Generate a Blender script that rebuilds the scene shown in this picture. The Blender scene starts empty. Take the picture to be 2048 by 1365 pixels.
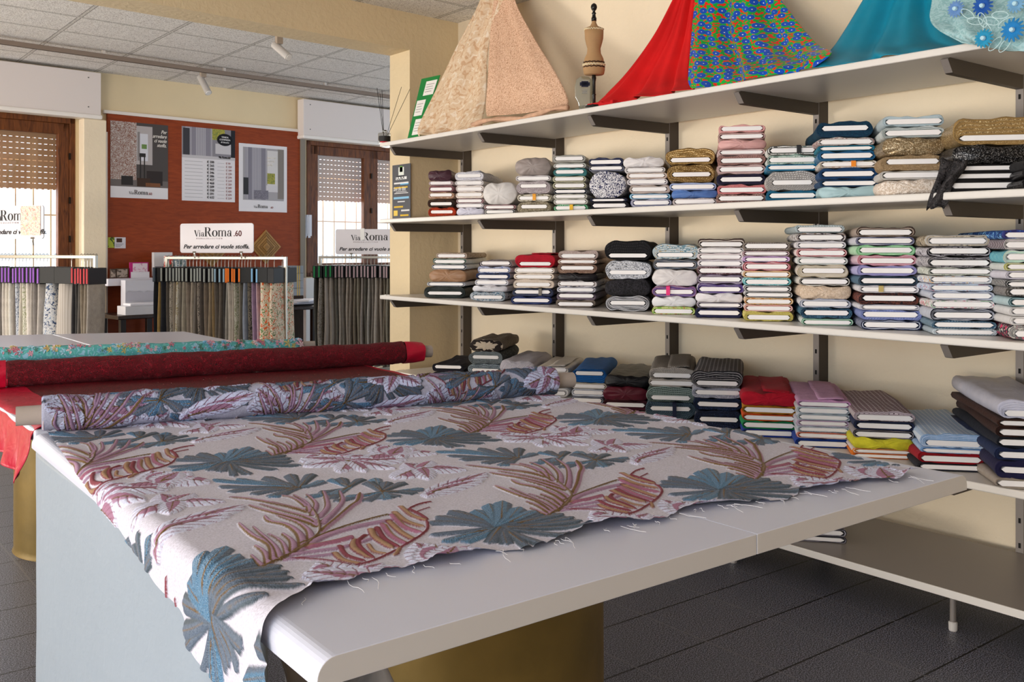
import bpy, bmesh, math, random
import numpy as np
from mathutils import Vector, Matrix
from math import sin, cos, tan, atan, atan2, pi, sqrt, radians

SC = bpy.context.scene
COL = SC.collection
# ------------------------------------------------------------ camera
FPX = 1933.0; HOR = 498.0; CX = 1024.0; H = 1.40
A = atan(1509 / FPX); SA, CA = sin(A), cos(A)
cam_d = bpy.data.cameras.new('camera'); cam = bpy.data.objects.new('camera', cam_d); COL.objects.link(cam)
cam_d.sensor_width = 36; cam_d.lens = FPX / 2048 * 36
cam_d.shift_y = -(682.5 - HOR) / 2048
cam_d.clip_start = .05
cam.location = (0, 0, H); cam.rotation_euler = (pi / 2, 0, -A)
SC.camera = cam
# ------------------------------------------------------------ world, light, exposure
w = bpy.data.worlds.new('daylight'); SC.world = w; w.use_nodes = True
wb = w.node_tree.nodes['Background']; wb.inputs[0].default_value = (.76, .88, 1.0, 1); wb.inputs[1].default_value = 1.1
SC.view_settings.view_transform = 'Standard'; SC.view_settings.look = 'None'
SC.view_settings.gamma = 1; SC.view_settings.exposure = .78
SC.view_settings.use_curve_mapping = False
def area(name, loc, target, sx, sy, power, color):
    l = bpy.data.lights.new(name, 'AREA'); l.shape = 'RECTANGLE'; l.size = sx; l.size_y = sy; l.energy = power; l.color = color
    o = bpy.data.objects.new(name, l); COL.objects.link(o); o.location = loc
    o.rotation_euler = (Vector(target) - Vector(loc)).to_track_quat('-Z', 'Y').to_euler(); return o
area('shop_window_daylight', (-4.4, -1.0, 1.7), (3.2, 3.0, 1.3), 3.8, 2.2, 72, (.70, .84, 1.0))
area('warm_ceiling_fill', (-4.3, .6, .9), (1.6, 3.6, 3.2), 3.4, 1.0, 135, (1.0, .84, .66))  # added fill lamp, aimed up to brighten ceiling and upper walls
area('back_ceiling_fill', (-4.3, 7.0, .9), (2.0, 7.4, 3.1), 2.4, 1.0, 130, (1.0, .92, .82))  # added fill lamp, aimed up at the back room ceiling
area('back_window_daylight', (.2, 10.0, 2.1), (1.6, 3.0, .7), 2.6, 1.6, 110, (1.0, .97, .92))
area('back_window_daylight', (5.9, 10.7, 2.1), (4.6, 3.0, .7), 2.0, 1.6, 90, (1.0, .97, .92))

# ------------------------------------------------------------ projection of measured photo points on real planes
def ray(px, py):
    u = (px - CX) / FPX; v = (HOR - py) / FPX
    return Vector((SA + u * CA, CA - u * SA, v))
def onZ(px, py, z):
    r = ray(px, py); t = (z - H) / r.z; return Vector((0, 0, H)) + r * t
def onX(px, py, x):
    r = ray(px, py); return Vector((0, 0, H)) + r * (x / r.x)
def onD(px, py, d):
    return Vector((0, 0, H)) + ray(px, py) * d
WS = .1169; WO = Vector((1.677, 9.449, 0)); WE = Vector((1, WS, 0)).normalized(); WN = Vector((WS, -1, 0)).normalized()
def onW(px, py, off=0):
    r = ray(px, py); o = WO + WN * off
    t = (o - Vector((0, 0, H))).dot(WN) / r.dot(WN); p = Vector((0, 0, H)) + r * t
    return p
def sW(px, off=0): return (onW(px, HOR, off) - WO).dot(WE)
def zW(px, py, off=0): return onW(px, py, off).z

# ------------------------------------------------------------ materials
def lin(h):
    h = h.lstrip('#')
    if len(h) == 3: h = ''.join(c * 2 for c in h)
    v = [int(h[i:i + 2], 16) / 255 for i in (0, 2, 4)]
    return tuple(x / 12.92 if x <= .04045 else ((x + .055) / 1.055) ** 2.4 for x in v)
MC = {}
def mat(base, kind='plain', c2=None, rough=.8, metal=0, scale=1.0, c3=None, bump=1.0, spec=.3):
    key = (base, kind, c2, rough, metal, scale, c3, bump)
    if key in MC: return MC[key]
    m = bpy.data.materials.new(kind + '_' + base); m.use_nodes = True; MC[key] = m
    nt = m.node_tree; N = nt.nodes; L = nt.links; b = N['Principled BSDF']
    b.inputs['Roughness'].default_value = rough; b.inputs['Metallic'].default_value = metal
    b.inputs['Specular IOR Level'].default_value = spec
    A1 = (*lin(base), 1); A2 = (*lin(c2 or base), 1); A3 = (*lin(c3 or base), 1)
    tc = N.new('ShaderNodeTexCoord'); mp = N.new('ShaderNodeMapping'); L.new(tc.outputs['Object'], mp.inputs[0])
    V = mp.outputs[0]
    def noise(s, d=3, dist=0, vec=None):
        n = N.new('ShaderNodeTexNoise'); n.inputs['Scale'].default_value = s; n.inputs['Detail'].default_value = d
        n.inputs['Distortion'].default_value = dist; L.new(vec or V, n.inputs['Vector']); return n.outputs['Fac']
    def vor(s, feat='F1', out='Distance', rnd=1):
        n = N.new('ShaderNodeTexVoronoi'); n.feature = feat; n.inputs['Scale'].default_value = s; n.inputs['Randomness'].default_value = rnd
        L.new(V, n.inputs['Vector']); return n.outputs[out]
    def ramp(f, stops, interp='LINEAR'):
        r = N.new('ShaderNodeValToRGB'); e = r.color_ramp.elements; r.color_ramp.interpolation = interp
        while len(e) < len(stops): e.new(.5)
        for q, (p, c) in zip(e, stops): q.position = p; q.color = c if len(c) == 4 else (*c, 1)
        L.new(f, r.inputs[0]); return r.outputs[0]
    def mix(f, a, c):
        x = N.new('ShaderNodeMix'); x.data_type = 'RGBA'
        if isinstance(f, float): x.inputs[0].default_value = f
        else: L.new(f, x.inputs[0])
        for i, q in ((6, a), (7, c)):
            if isinstance(q, tuple): x.inputs[i].default_value = q
            else: L.new(q, x.inputs[i])
        return x.outputs[2]
    def bmp(f, st, dist=.002, prev=None):
        q = N.new('ShaderNodeBump'); q.inputs['Strength'].default_value = min(1, st); q.inputs['Distance'].default_value = dist
        L.new(f, q.inputs['Height'])
        if prev: L.new(prev, q.inputs['Normal'])
        L.new(q.outputs[0], b.inputs['Normal']); return q.outputs[0]
    def dark(c, k): return (c[0] * k, c[1] * k, c[2] * k, 1)
    bc = b.inputs['Base Color']
    if kind == 'flat': bc.default_value = A1
    elif kind == 'plain':
        L.new(ramp(noise(9 * scale), [(.3, dark(A1, .86)), (.7, A1)]), bc)
        bmp(noise(420 * scale, 2), .35 * bump, .001)
    elif kind == 'cloth':
        L.new(ramp(noise(30 * scale), [(.3, dark(A1, .8)), (.7, A1)]), bc)
        n1 = bmp(noise(55 * scale, 3, 1.5), .6 * bump, .004); bmp(noise(500, 2), .3 * bump, .001, n1)
        b.inputs['Sheen Weight'].default_value = .03
    elif kind == 'satin':
        L.new(ramp(noise(12), [(.3, dark(A1, .85)), (.7, A1)]), bc)
        bmp(noise(14 * scale, 2, .6), .5 * bump, .012); b.inputs['Roughness'].default_value = min(rough, .42)
    elif kind == 'lace':
        f = ramp(noise(75 * scale, 4, 2.2), [(.44, A1), (.54, A2)])
        L.new(f, bc); bmp(noise(75 * scale, 4, 2.2), .9 * bump, .003)
    elif kind == 'print':
        f = ramp(noise(45 * scale, 1, 1.2), [(.38, A2), (.45, A1), (.58, A1), (.64, A3)], 'LINEAR'); L.new(f, bc)
        bmp(noise(420, 2), .3, .001)
    elif kind == 'glitter':
        v = N.new('ShaderNodeTexVoronoi'); v.inputs['Scale'].default_value = 420 * scale; L.new(V, v.inputs['Vector'])
        s = N.new('ShaderNodeSeparateColor'); L.new(v.outputs['Color'], s.inputs[0])
        L.new(ramp(s.outputs[0], [(.0, dark(A1, .45)), (.75, A1), (.93, A2)]), bc)
        b.inputs['Metallic'].default_value = .45; b.inputs['Roughness'].default_value = .38
        bmp(s.outputs[1], .8 * bump, .003)
    elif kind == 'knit':
        wv = N.new('ShaderNodeTexWave'); wv.inputs['Scale'].default_value = 60 * scale; wv.inputs['Distortion'].default_value = 3
        wv.inputs['Detail Scale'].default_value = 3; wv.bands_direction = 'DIAGONAL'; L.new(V, wv.inputs[0])
        L.new(ramp(wv.outputs['Fac'], [(.25, A2), (.6, A1)]), bc); bmp(wv.outputs['Fac'], .8 * bump, .003)
    elif kind in ('check', 'stripe'):
        sp = N.new('ShaderNodeSeparateXYZ'); L.new(V, sp.inputs[0])
        def band(o, s, th):
            q = N.new('ShaderNodeMath'); q.operation = 'MULTIPLY'; q.inputs[1].default_value = s; L.new(o, q.inputs[0])
            r = N.new('ShaderNodeMath'); r.operation = 'FRACT'; L.new(q.outputs[0], r.inputs[0])
            t = N.new('ShaderNodeMath'); t.operation = 'LESS_THAN'; t.inputs[1].default_value = th; L.new(r.outputs[0], t.inputs[0]); return t.outputs[0]
        bx = band(sp.outputs[0], 55 * scale, .3); by = band(sp.outputs[1], 55 * scale, .3)
        if kind == 'check': L.new(mix(bx, mix(by, A1, A2), mix(by, A2, A3 if c3 else A2)), bc)
        else: L.new(mix(bx, A1, A2), bc)
        bmp(noise(420, 2), .3, .001)
    elif kind == 'wood':
        mp.inputs['Scale'].default_value = (1, 1, .12) if scale > 0 else (.12, 1, 1)
        L.new(ramp(noise(38, 6, 1.2), [(.3, A1), (.65, A2)]), bc); bmp(noise(38, 6, 1.2), .15, .001)
    elif kind == 'plaster':
        L.new(ramp(noise(2.2, 4), [(.3, dark(A1, .95)), (.7, A1)]), bc); bmp(noise(26 * scale, 5, .4), .55 * bump, .006)
    elif kind == 'brushed':
        L.new(ramp(noise(5 * scale, 4), [(.3, A1), (.7, A2)]), bc); bmp(noise(40, 4), .25, .002)
    elif kind == 'scroll':
        f = noise(34 * scale, 2, 5.5)
        q = N.new('ShaderNodeMath'); q.operation = 'MULTIPLY'; q.inputs[1].default_value = 7; L.new(f, q.inputs[0])
        r = N.new('ShaderNodeMath'); r.operation = 'PINGPONG'; r.inputs[1].default_value = .5; L.new(q.outputs[0], r.inputs[0])
        L.new(ramp(r.outputs[0], [(.1, A2), (.38, A1)]), bc); bmp(r.outputs[0], 1 * bump, .006)
    elif kind == 'flower':
        v = N.new('ShaderNodeTexVoronoi'); v.inputs['Scale'].default_value = 17 * scale; v.inputs['Randomness'].default_value = .75; v.voronoi_dimensions = '2D'
        L.new(tc.outputs['UV'], v.inputs['Vector'])
        ns = noise(60 * scale, 1, 0, tc.outputs['UV'])
        ad = N.new('ShaderNodeMath'); ad.operation = 'MULTIPLY_ADD'; ad.inputs[1].default_value = .11; L.new(ns, ad.inputs[0]); L.new(v.outputs['Distance'], ad.inputs[2])
        fl = ramp(ad.outputs[0], [(.0, (1, 1, 1)), (.10, (1, 1, 1)), (.115, lin('#0a347c')), (.15, lin('#0f56d0')), (.41, lin('#0a48b8')), (.43, lin('#17c7c2')), (.45, lin('#0aa83c')), (.6, lin('#0aa83c'))], 'LINEAR')
        n2 = N.new('ShaderNodeTexNoise'); n2.inputs['Scale'].default_value = 52 * scale; n2.inputs['Detail'].default_value = 0; L.new(tc.outputs['UV'], n2.inputs['Vector'])
        rd = ramp(n2.outputs['Fac'], [(.53, (0, 0, 0)), (.55, (1, 1, 1))]); gt = N.new('ShaderNodeMath'); gt.operation = 'GREATER_THAN'; gt.inputs[1].default_value = .455; L.new(ad.outputs[0], gt.inputs[0])
        mu = N.new('ShaderNodeMath'); mu.operation = 'MULTIPLY'; L.new(gt.outputs[0], mu.inputs[0]); L.new(rd, mu.inputs[1])
        L.new(mix(mu.outputs[0], fl, (*lin('#ee2410'), 1)), bc)
    elif kind == 'embroid':
        at = N.new('ShaderNodeAttribute'); at.attribute_name = 'Col'
        f = noise(260, 3); r = ramp(f, [(.3, (.8, .8, .8)), (.7, (1.1, 1.1, 1.1))])
        x = N.new('ShaderNodeMix'); x.data_type = 'RGBA'; x.blend_type = 'MULTIPLY'; x.inputs[0].default_value = 1
        L.new(at.outputs['Color'], x.inputs[6]); L.new(r, x.inputs[7]); L.new(x.outputs[2], bc)
        L.new(ramp(at.outputs['Alpha'], [(0, (.75, .75, .75)), (1, (.3, .3, .3))]), b.inputs['Roughness'])
        ml = N.new('ShaderNodeMath'); ml.operation = 'MULTIPLY'; L.new(at.outputs['Alpha'], ml.inputs[0]); L.new(vor(330, 'F1'), ml.inputs[1])
        n1 = bmp(noise(500, 2), .25, .001); bmp(ml.outputs[0], .8, .003, n1)
    elif kind == 'glass':
        b.inputs['Base Color'].default_value = A1; b.inputs['Transmission Weight'].default_value = 1; b.inputs['Roughness'].default_value = rough; b.inputs['IOR'].default_value = 1.3
    elif kind == 'pane':
        t = N.new('ShaderNodeBsdfTransparent'); g = N.new('ShaderNodeBsdfGlossy'); g.inputs[1].default_value = .02 if not metal else .1
        t.inputs[0].default_value = A1; ms = N.new('ShaderNodeMixShader'); ms.inputs[0].default_value = spec * .2
        L.new(t.outputs[0], ms.inputs[1]); L.new(g.outputs[0], ms.inputs[2]); L.new(ms.outputs[0], N['Material Output'].inputs[0])
    return m
def tile_floor():
    m = bpy.data.materials.new('granite_tiles'); m.use_nodes = True; nt = m.node_tree; N = nt.nodes; L = nt.links; b = N['Principled BSDF']
    tc = N.new('ShaderNodeTexCoord'); sp = N.new('ShaderNodeSeparateXYZ'); L.new(tc.outputs['Object'], sp.inputs[0])
    def edge(o, off, per, wd):
        a = N.new('ShaderNodeMath'); a.operation = 'SUBTRACT'; a.inputs[1].default_value = off; L.new(o, a.inputs[0])
        d = N.new('ShaderNodeMath'); d.operation = 'PINGPONG'; d.inputs[1].default_value = per / 2; L.new(a.outputs[0], d.inputs[0])
        t = N.new('ShaderNodeMath'); t.operation = 'LESS_THAN'; t.inputs[1].default_value = wd; L.new(d.outputs[0], t.inputs[0]); return t.outputs[0]
    ex = edge(sp.outputs[0], 3.017, .3515, .0032); ey = edge(sp.outputs[1], 1.978, .3115, .0038)
    mx = N.new('ShaderNodeMath'); mx.operation = 'MAXIMUM'; L.new(ex, mx.inputs[0]); L.new(ey, mx.inputs[1])
    n = N.new('ShaderNodeTexNoise'); n.inputs['Scale'].default_value = 230; n.inputs['Detail'].default_value = 4; L.new(tc.outputs['Object'], n.inputs[0])
    r = N.new('ShaderNodeValToRGB'); e = r.color_ramp.elements; e[0].position = .42; e[0].color = (.012, .012, .016, 1); e[1].position = .68; e[1].color = (.36, .37, .46, 1); L.new(n.outputs['Fac'], r.inputs[0])
    x = N.new('ShaderNodeMix'); x.data_type = 'RGBA'; L.new(mx.outputs[0], x.inputs[0]); L.new(r.outputs[0], x.inputs[6]); x.inputs[7].default_value = (.008, .008, .009, 1)
    x0_ = x; x = N.new('ShaderNodeMix'); x.data_type = 'RGBA'; L.new(ex, x.inputs[0]); L.new(x0_.outputs[2], x.inputs[6]); x.inputs[7].default_value = (.17, .17, .19, 1)  # highlights on the grout put into a paler joint colour along one axis
    L.new(x.outputs[2], b.inputs['Base Color']); b.inputs['Roughness'].default_value = .38; b.inputs['Specular IOR Level'].default_value = .5
    q = N.new('ShaderNodeBump'); q.inputs['Strength'].default_value = .5; q.inputs['Distance'].default_value = .003; q.invert = True; L.new(mx.outputs[0], q.inputs['Height'])
    q2 = N.new('ShaderNodeBump'); q2.inputs['Strength'].default_value = .12; q2.inputs['Distance'].default_value = .001; L.new(n.outputs['Fac'], q2.inputs['Height']); L.new(q.outputs[0], q2.inputs['Normal'])
    L.new(q2.outputs[0], b.inputs['Normal']); return m
def tile_ceiling():
    m = bpy.data.materials.new('mineral_ceiling_tiles'); m.use_nodes = True; nt = m.node_tree; N = nt.nodes; L = nt.links; b = N['Principled BSDF']
    tc = N.new('ShaderNodeTexCoord'); sp = N.new('ShaderNodeSeparateXYZ'); L.new(tc.outputs['Object'], sp.inputs[0])
    v = N.new('ShaderNodeMath'); v.operation = 'MULTIPLY_ADD'; v.inputs[1].default_value = -.106; L.new(sp.outputs[0], v.inputs[0]); L.new(sp.outputs[1], v.inputs[2])
    def dist(o, off, per):
        a = N.new('ShaderNodeMath'); a.operation = 'SUBTRACT'; a.inputs[1].default_value = off; L.new(o, a.inputs[0])
        d = N.new('ShaderNodeMath'); d.operation = 'PINGPONG'; d.inputs[1].default_value = per / 2; L.new(a.outputs[0], d.inputs[0]); return d.outputs[0]
    mn = N.new('ShaderNodeMath'); mn.operation = 'MINIMUM'; L.new(dist(sp.outputs[0], 1.82, .675), mn.inputs[0]); L.new(dist(v.outputs[0], 7.17, .54), mn.inputs[1])
    g = N.new('ShaderNodeValToRGB'); g.color_ramp.interpolation = 'CONSTANT'; e = g.color_ramp.elements
    e[0].position = 0; e[0].color = (.7, .67, .62, 1); e[1].position = .009; e[1].color = (.05, .045, .04, 1); e.new(.014).color = (.86, .83, .79, 1); L.new(mn.outputs[0], g.inputs[0])
    n = N.new('ShaderNodeTexNoise'); n.inputs['Scale'].default_value = 48; n.inputs['Detail'].default_value = 2; n.inputs['Distortion'].default_value = 2.5; L.new(tc.outputs['Object'], n.inputs[0])
    r = N.new('ShaderNodeValToRGB'); e = r.color_ramp.elements; e[0].position = .36; e[0].color = (.55, .52, .5, 1); e[1].position = .5; e[1].color = (1, 1, 1, 1); L.new(n.outputs['Fac'], r.inputs[0])
    x = N.new('ShaderNodeMix'); x.data_type = 'RGBA'; x.blend_type = 'MULTIPLY'; x.inputs[0].default_value = 1; L.new(g.outputs[0], x.inputs[6]); L.new(r.outputs[0], x.inputs[7])
    L.new(x.outputs[2], b.inputs['Base Color']); b.inputs['Roughness'].default_value = .95
    q = N.new('ShaderNodeBump'); q.inputs['Strength'].default_value = .6; q.inputs['Distance'].default_value = .008; L.new(n.outputs['Fac'], q.inputs['Height']); L.new(q.outputs[0], b.inputs['Normal']); return m

# ------------------------------------------------------------ mesh helpers
class MB:
    def __init__(s): s.v = []; s.f = []; s.m = []
    def face(s, idx, m=0): s.f.append(tuple(idx)); s.m.append(m)
    def box(s, a, b, m=0, M=None):
        i = len(s.v)
        for z in (a[2], b[2]):
            for x, y in ((a[0], a[1]), (b[0], a[1]), (b[0], b[1]), (a[0], b[1])):
                p = Vector((x, y, z)); s.v.append(tuple(M @ p) if M else tuple(p))
        for q in ((3, 2, 1, 0), (4, 5, 6, 7), (0, 1, 5, 4), (1, 2, 6, 5), (2, 3, 7, 6), (3, 0, 4, 7)): s.face([i + k for k in q], m)
    def prism(s, pts, z0, z1, m=0, M=None):     # pts: xy polygon
        i = len(s.v); n = len(pts)
        for z in (z0, z1):
            for x, y in pts:
                p = Vector((x, y, z)); s.v.append(tuple(M @ p) if M else tuple(p))
        s.face([i + n - 1 - k for k in range(n)], m); s.face([i + n + k for k in range(n)], m)
        for k in range(n): j = (k + 1) % n; s.face((i + k, i + j, i + n + j, i + n + k), m)
    def tube(s, pts, r, n=10, m=0, cap=True):
        pts = [Vector(p) for p in pts]; rs = r if isinstance(r, (list, tuple)) else [r] * len(pts); i0 = len(s.v)
        for k, p in enumerate(pts):
            d = (pts[min(k + 1, len(pts) - 1)] - pts[max(k - 1, 0)]).normalized()
            a = d.cross(Vector((0, 0, 1)) if abs(d.z) < .95 else Vector((1, 0, 0))).normalized(); b_ = d.cross(a)
            for q in range(n): t = 2 * pi * q / n; s.v.append(tuple(p + (a * cos(t) + b_ * sin(t)) * rs[k]))
        for k in range(len(pts) - 1):
            for q in range(n): j = (q + 1) % n; s.face((i0 + k * n + q, i0 + k * n + j, i0 + (k + 1) * n + j, i0 + (k + 1) * n + q), m)
        if cap:
            s.face([i0 + q for q in range(n)][::-1], m); s.face([i0 + (len(pts) - 1) * n + q for q in range(n)], m)
    def lathe(s, prof, n=32, m=0, c=(0, 0, 0), sx=1, sy=1):
        i0 = len(s.v)
        for r, z in prof:
            for q in range(n): t = 2 * pi * q / n; s.v.append((c[0] + r * cos(t) * sx, c[1] + r * sin(t) * sy, c[2] + z))
        for k in range(len(prof) - 1):
            for q in range(n): j = (q + 1) % n; s.face((i0 + k * n + q, i0 + k * n + j, i0 + (k + 1) * n + j, i0 + (k + 1) * n + q), m)
        if prof[0][0] > 0: s.face([i0 + q for q in range(n)][::-1], m)
        if prof[-1][0] > 0: s.face([i0 + (len(prof) - 1) * n + q for q in range(n)], m)
    def grid(s, P, m=0, wrapu=False):       # P[row][col] points
        i0 = len(s.v); R = len(P); Cn = len(P[0])
        for row in P: s.v += [tuple(p) for p in row]
        for r in range(R - 1):
            for c in range(Cn if wrapu else Cn - 1):
                d = (c + 1) % Cn; s.face((i0 + r * Cn + c, i0 + r * Cn + d, i0 + (r + 1) * Cn + d, i0 + (r + 1) * Cn + c), m)
    def build(s, name, mats, parent=None, smooth=False, bevel=0, solid=0):
        me = bpy.data.meshes.new(name); me.from_pydata(s.v, [], s.f)
        if not isinstance(mats, (list, tuple)): mats = [mats]
        for q in mats: me.materials.append(q)
        me.polygons.foreach_set('material_index', s.m)
        if smooth: me.polygons.foreach_set('use_smooth', [True] * len(s.f))
        bm = bmesh.new(); bm.from_mesh(me); bmesh.ops.recalc_face_normals(bm, faces=bm.faces[:]) if not solid else None; bm.to_mesh(me); bm.free()
        o = bpy.data.objects.new(name, me); COL.objects.link(o)
        if parent: o.parent = parent
        if solid: q = o.modifiers.new('thickness', 'SOLIDIFY'); q.thickness = solid; q.offset = 0
        if bevel:
            q = o.modifiers.new('bevel', 'BEVEL'); q.width = bevel; q.segments = 3; q.limit_method = 'ANGLE'
        return o
def tag(o, label=None, cat=None, group=None, kind=None):
    if label: o['label'] = label
    if cat: o['category'] = cat
    if group: o['group'] = group
    if kind: o['kind'] = kind
    return o
def empty(name, loc, label, cat, rz=0, group=None):
    o = bpy.data.objects.new(name, None); o.empty_display_size = .05; COL.objects.link(o); o.location = loc; o.rotation_euler = (0, 0, rz)
    return tag(o, label, cat, group)
def _ring(cx, cy, rx, ry, ix, iy, a0=0, a1=360, n=20):
    o = []
    for k in range(n):
        t0 = radians(a0 + (a1 - a0) * k / n); t1 = radians(a0 + (a1 - a0) * (k + 1) / n)
        o.append([(cx + rx * cos(t0), cy + ry * sin(t0)), (cx + rx * cos(t1), cy + ry * sin(t1)), (cx + ix * cos(t1), cy + iy * sin(t1)), (cx + ix * cos(t0), cy + iy * sin(t0))])
    return o
def _bx(a, b, c, d): return [[(a, b), (c, b), (c, d), (a, d)]]
GL = {'V': ([[(.03, .7), (.17, .7), (.36, 0), (.29, 0)], [(.30, 0), (.34, 0), (.56, .7), (.53, .7)]] + _bx(0, .682, .22, .7) + _bx(.46, .682, .62, .7), .60),
      'i': (_bx(.06, 0, .14, .46) + _bx(0, 0, .2, .018) + _bx(0, .442, .14, .46) + _ring(.1, .61, .05, .05, 0, 0, 0, 360, 10), .24),
      'a': (_bx(.29, .02, .37, .34) + _ring(.22, .33, .15, .14, .075, .115, 0, 165, 12) + _ring(.12, .34, .045, .045, 0, 0, 0, 360, 10) + _ring(.19, .13, .16, .14, .075, .12) + _bx(.34, 0, .43, .03), .45),
      'R': (_bx(.08, 0, .2, .7) + _bx(0, 0, .28, .018) + _bx(0, .682, .3, .7) + _ring(.29, .52, .24, .18, .11, .16, -90, 90, 14) + _bx(.2, .34, .3, .36) + [[(.28, .345), (.40, .345), (.57, .03), (.45, .03)]] + _bx(.47, 0, .66, .03), .66),
      'o': (_ring(.25, .23, .24, .245, .12, .225), .51),
      'm': (_bx(.06, 0, .15, .46) + _bx(.33, 0, .42, .36) + _bx(.60, 0, .69, .36) + _bx(0, 0, .2, .018) + _bx(.28, 0, .47, .018) + _bx(.55, 0, .74, .018) + _bx(0, .442, .15, .46) + _ring(.27, .33, .15, .14, .07, .115, 0, 150, 10) + _ring(.54, .33, .15, .14, .07, .115, 0, 150, 10), .77)}
def serif(body, size, org, xd, yd, m, parent=None, name='lettering', xs=1.0, thick=.0006):
    X = Vector(xd).normalized(); Y = Vector(yd).normalized(); Z = X.cross(Y); x = 0; q = MB(); org = Vector(org)
    for ch in body:
        ps, adv = GL[ch]
        for p in ps:
            i = len(q.v); n = len(p)
            for d in (thick, 0): q.v += [tuple(org + X * ((x + a) * size * xs) + Y * (b * size) + Z * d) for a, b in p]
            q.face(range(i, i + n)); q.face(list(range(i + n, i + 2 * n))[::-1])
        x += adv
    o = q.build(name, m, parent)
    if parent: o.data.transform(Matrix.Rotation(-parent.rotation_euler.z, 4, 'Z') @ Matrix.Translation(-parent.location))
    return o
def boxo(name, a, b, m, parent=None, bevel=0, M=None):
    q = MB(); q.box(a, b, 0, M); return q.build(name, m, parent, bevel=bevel)
def text(body, size, org, xd, yd, m, parent=None, name='lettering', align='LEFT', shear=0, thick=.0006, xs=1.0, off=0, sp=1.0):
    cu = bpy.data.curves.new(name, 'FONT'); cu.body = body; cu.size = size; cu.align_x = align; cu.extrude = thick; cu.shear = shear; cu.offset = off; cu.space_character = sp
    cu.resolution_u = 3
    t = bpy.data.objects.new(name, cu); COL.objects.link(t)
    dg = bpy.context.evaluated_depsgraph_get(); dg.update()
    me = bpy.data.meshes.new_from_object(t.evaluated_get(dg)); bpy.data.objects.remove(t)
    me.name = name; o = bpy.data.objects.new(name, me); COL.objects.link(o); me.materials.clear(); me.materials.append(m)
    X = Vector(xd).normalized(); Y = Vector(yd).normalized(); Z = X.cross(Y)
    M = Matrix((X, Y, Z)).transposed().to_4x4(); M.translation = Vector(org)
    me.transform(M @ Matrix.Diagonal((xs, 1, 1, 1)))
    if parent:
        o.parent = parent; me.transform(Matrix.Rotation(-parent.rotation_euler.z, 4, 'Z') @ Matrix.Translation(-parent.location))
    return o
ORD = ['bottom', 'second', 'third', 'fourth', 'fifth', 'sixth', 'seventh', 'eighth', 'ninth', 'tenth', 'eleventh', 'twelfth', 'thirteenth']
ORL = ['first', 'second', 'third', 'fourth', 'fifth', 'sixth', 'seventh', 'eighth', 'ninth', 'tenth', 'eleventh', 'twelfth', 'thirteenth', 'fourteenth', 'fifteenth', 'sixteenth', 'seventeenth', 'eighteenth', 'nineteenth', 'twentieth'] + ['twenty-' + k for k in ('first', 'second', 'third', 'fourth', 'fifth', 'sixth', 'seventh', 'eighth', 'ninth')] + ['thirtieth', 'thirty-first', 'thirty-second', 'thirty-third']

# ------------------------------------------------------------ the room
CREAM = mat('#f3e2c6', 'plaster', rough=.75); CREAM2 = mat('#dcc8a4', 'plaster', rough=.85, bump=1.6)
WHITE = mat('#eceaea', 'flat', rough=.35); TRIMW = mat('#efe6dd', 'flat', rough=.5)
XW = 4.06; YS = 5.845; ZC = 3.06; SK = .106
def ysk(x): return YS + SK * (x - XW)
q = MB(); q.box((-4.5, -3.5, -.1), (9, 11.2, 0)); tag(q.build('floor', tile_floor()), kind='structure')
q = MB(); q.box((-4.5, -3.5, ZC), (9, 11.2, ZC + .1)); tag(q.build('ceiling', tile_ceiling()), kind='structure')
q = MB(); q.box((-4.5, -3.6, 0), (XW + .2, -3.5, ZC)); tag(q.build('wall_front_blocker', CREAM), kind='structure')  # unseen wall added behind the camera to block light from the front
q = MB(); q.box((XW, -3.5, 0), (XW + .2, YS + .3, ZC)); tag(q.build('wall_right', CREAM), kind='structure')
PX = 3.614; TH = .27
q = MB(); q.prism([(PX, ysk(PX)), (XW, ysk(XW)), (XW, ysk(XW) + TH), (PX, ysk(PX) + TH)], 0, 2.80)
q.prism([(-4.5, ysk(-4.5)), (XW, ysk(XW)), (XW, ysk(XW) + TH), (-4.5, ysk(-4.5) + TH)], 2.80, ZC)
tag(q.build('wall_middle', CREAM2), kind='structure')
# street side: wall with wide shop windows, behind and left of the viewer
q = MB()
for y0, y1 in ((-3.5, -3.2), (.9, 1.2), (5.0, 5.4), (9.0, 9.3)): q.box((-4.6, y0, 0), (-4.5, y1, ZC))
q.box((-4.6, -3.5, 0), (-4.5, 9.3, .3)); q.box((-4.6, -3.5, 2.7), (-4.5, 9.3, ZC)); tag(q.build('wall_left', CREAM), kind='structure')

# far wall with its two windows
def wallM(off=0):
    X = WE; Y = -WN; M = Matrix((X, Y, Vector((0, 0, 1)))).transposed().to_4x4(); M.translation = WO + WN * off; return M
WM = wallM()
s_w1 = (-1.9, sW(150)); s_w2 = (sW(613), sW(613) + 1.75); zt = 2.60; zb = 1.09
q = MB(); th = .25
for s0, s1 in ((-6.5, s_w1[0]), (s_w1[1], s_w2[0]), (s_w2[1], 7.4)): q.box((s0, 0, 0), (s1, th, ZC), 0, WM)
for s0, s1 in (s_w1, s_w2): q.box((s0, 0, zt), (s1, th, ZC), 0, WM); q.box((s0, 0, 0), (s1, th, zb), 0, WM)
tag(q.build('wall_back', mat('#ead6b0', 'plaster', rough=.8, bump=.4)), kind='structure')
WOOD = mat('#4a2611', 'wood', '#7a4520', rough=.4)
SHUT = mat('#b48a68', 'flat', rough=.6)
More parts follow.
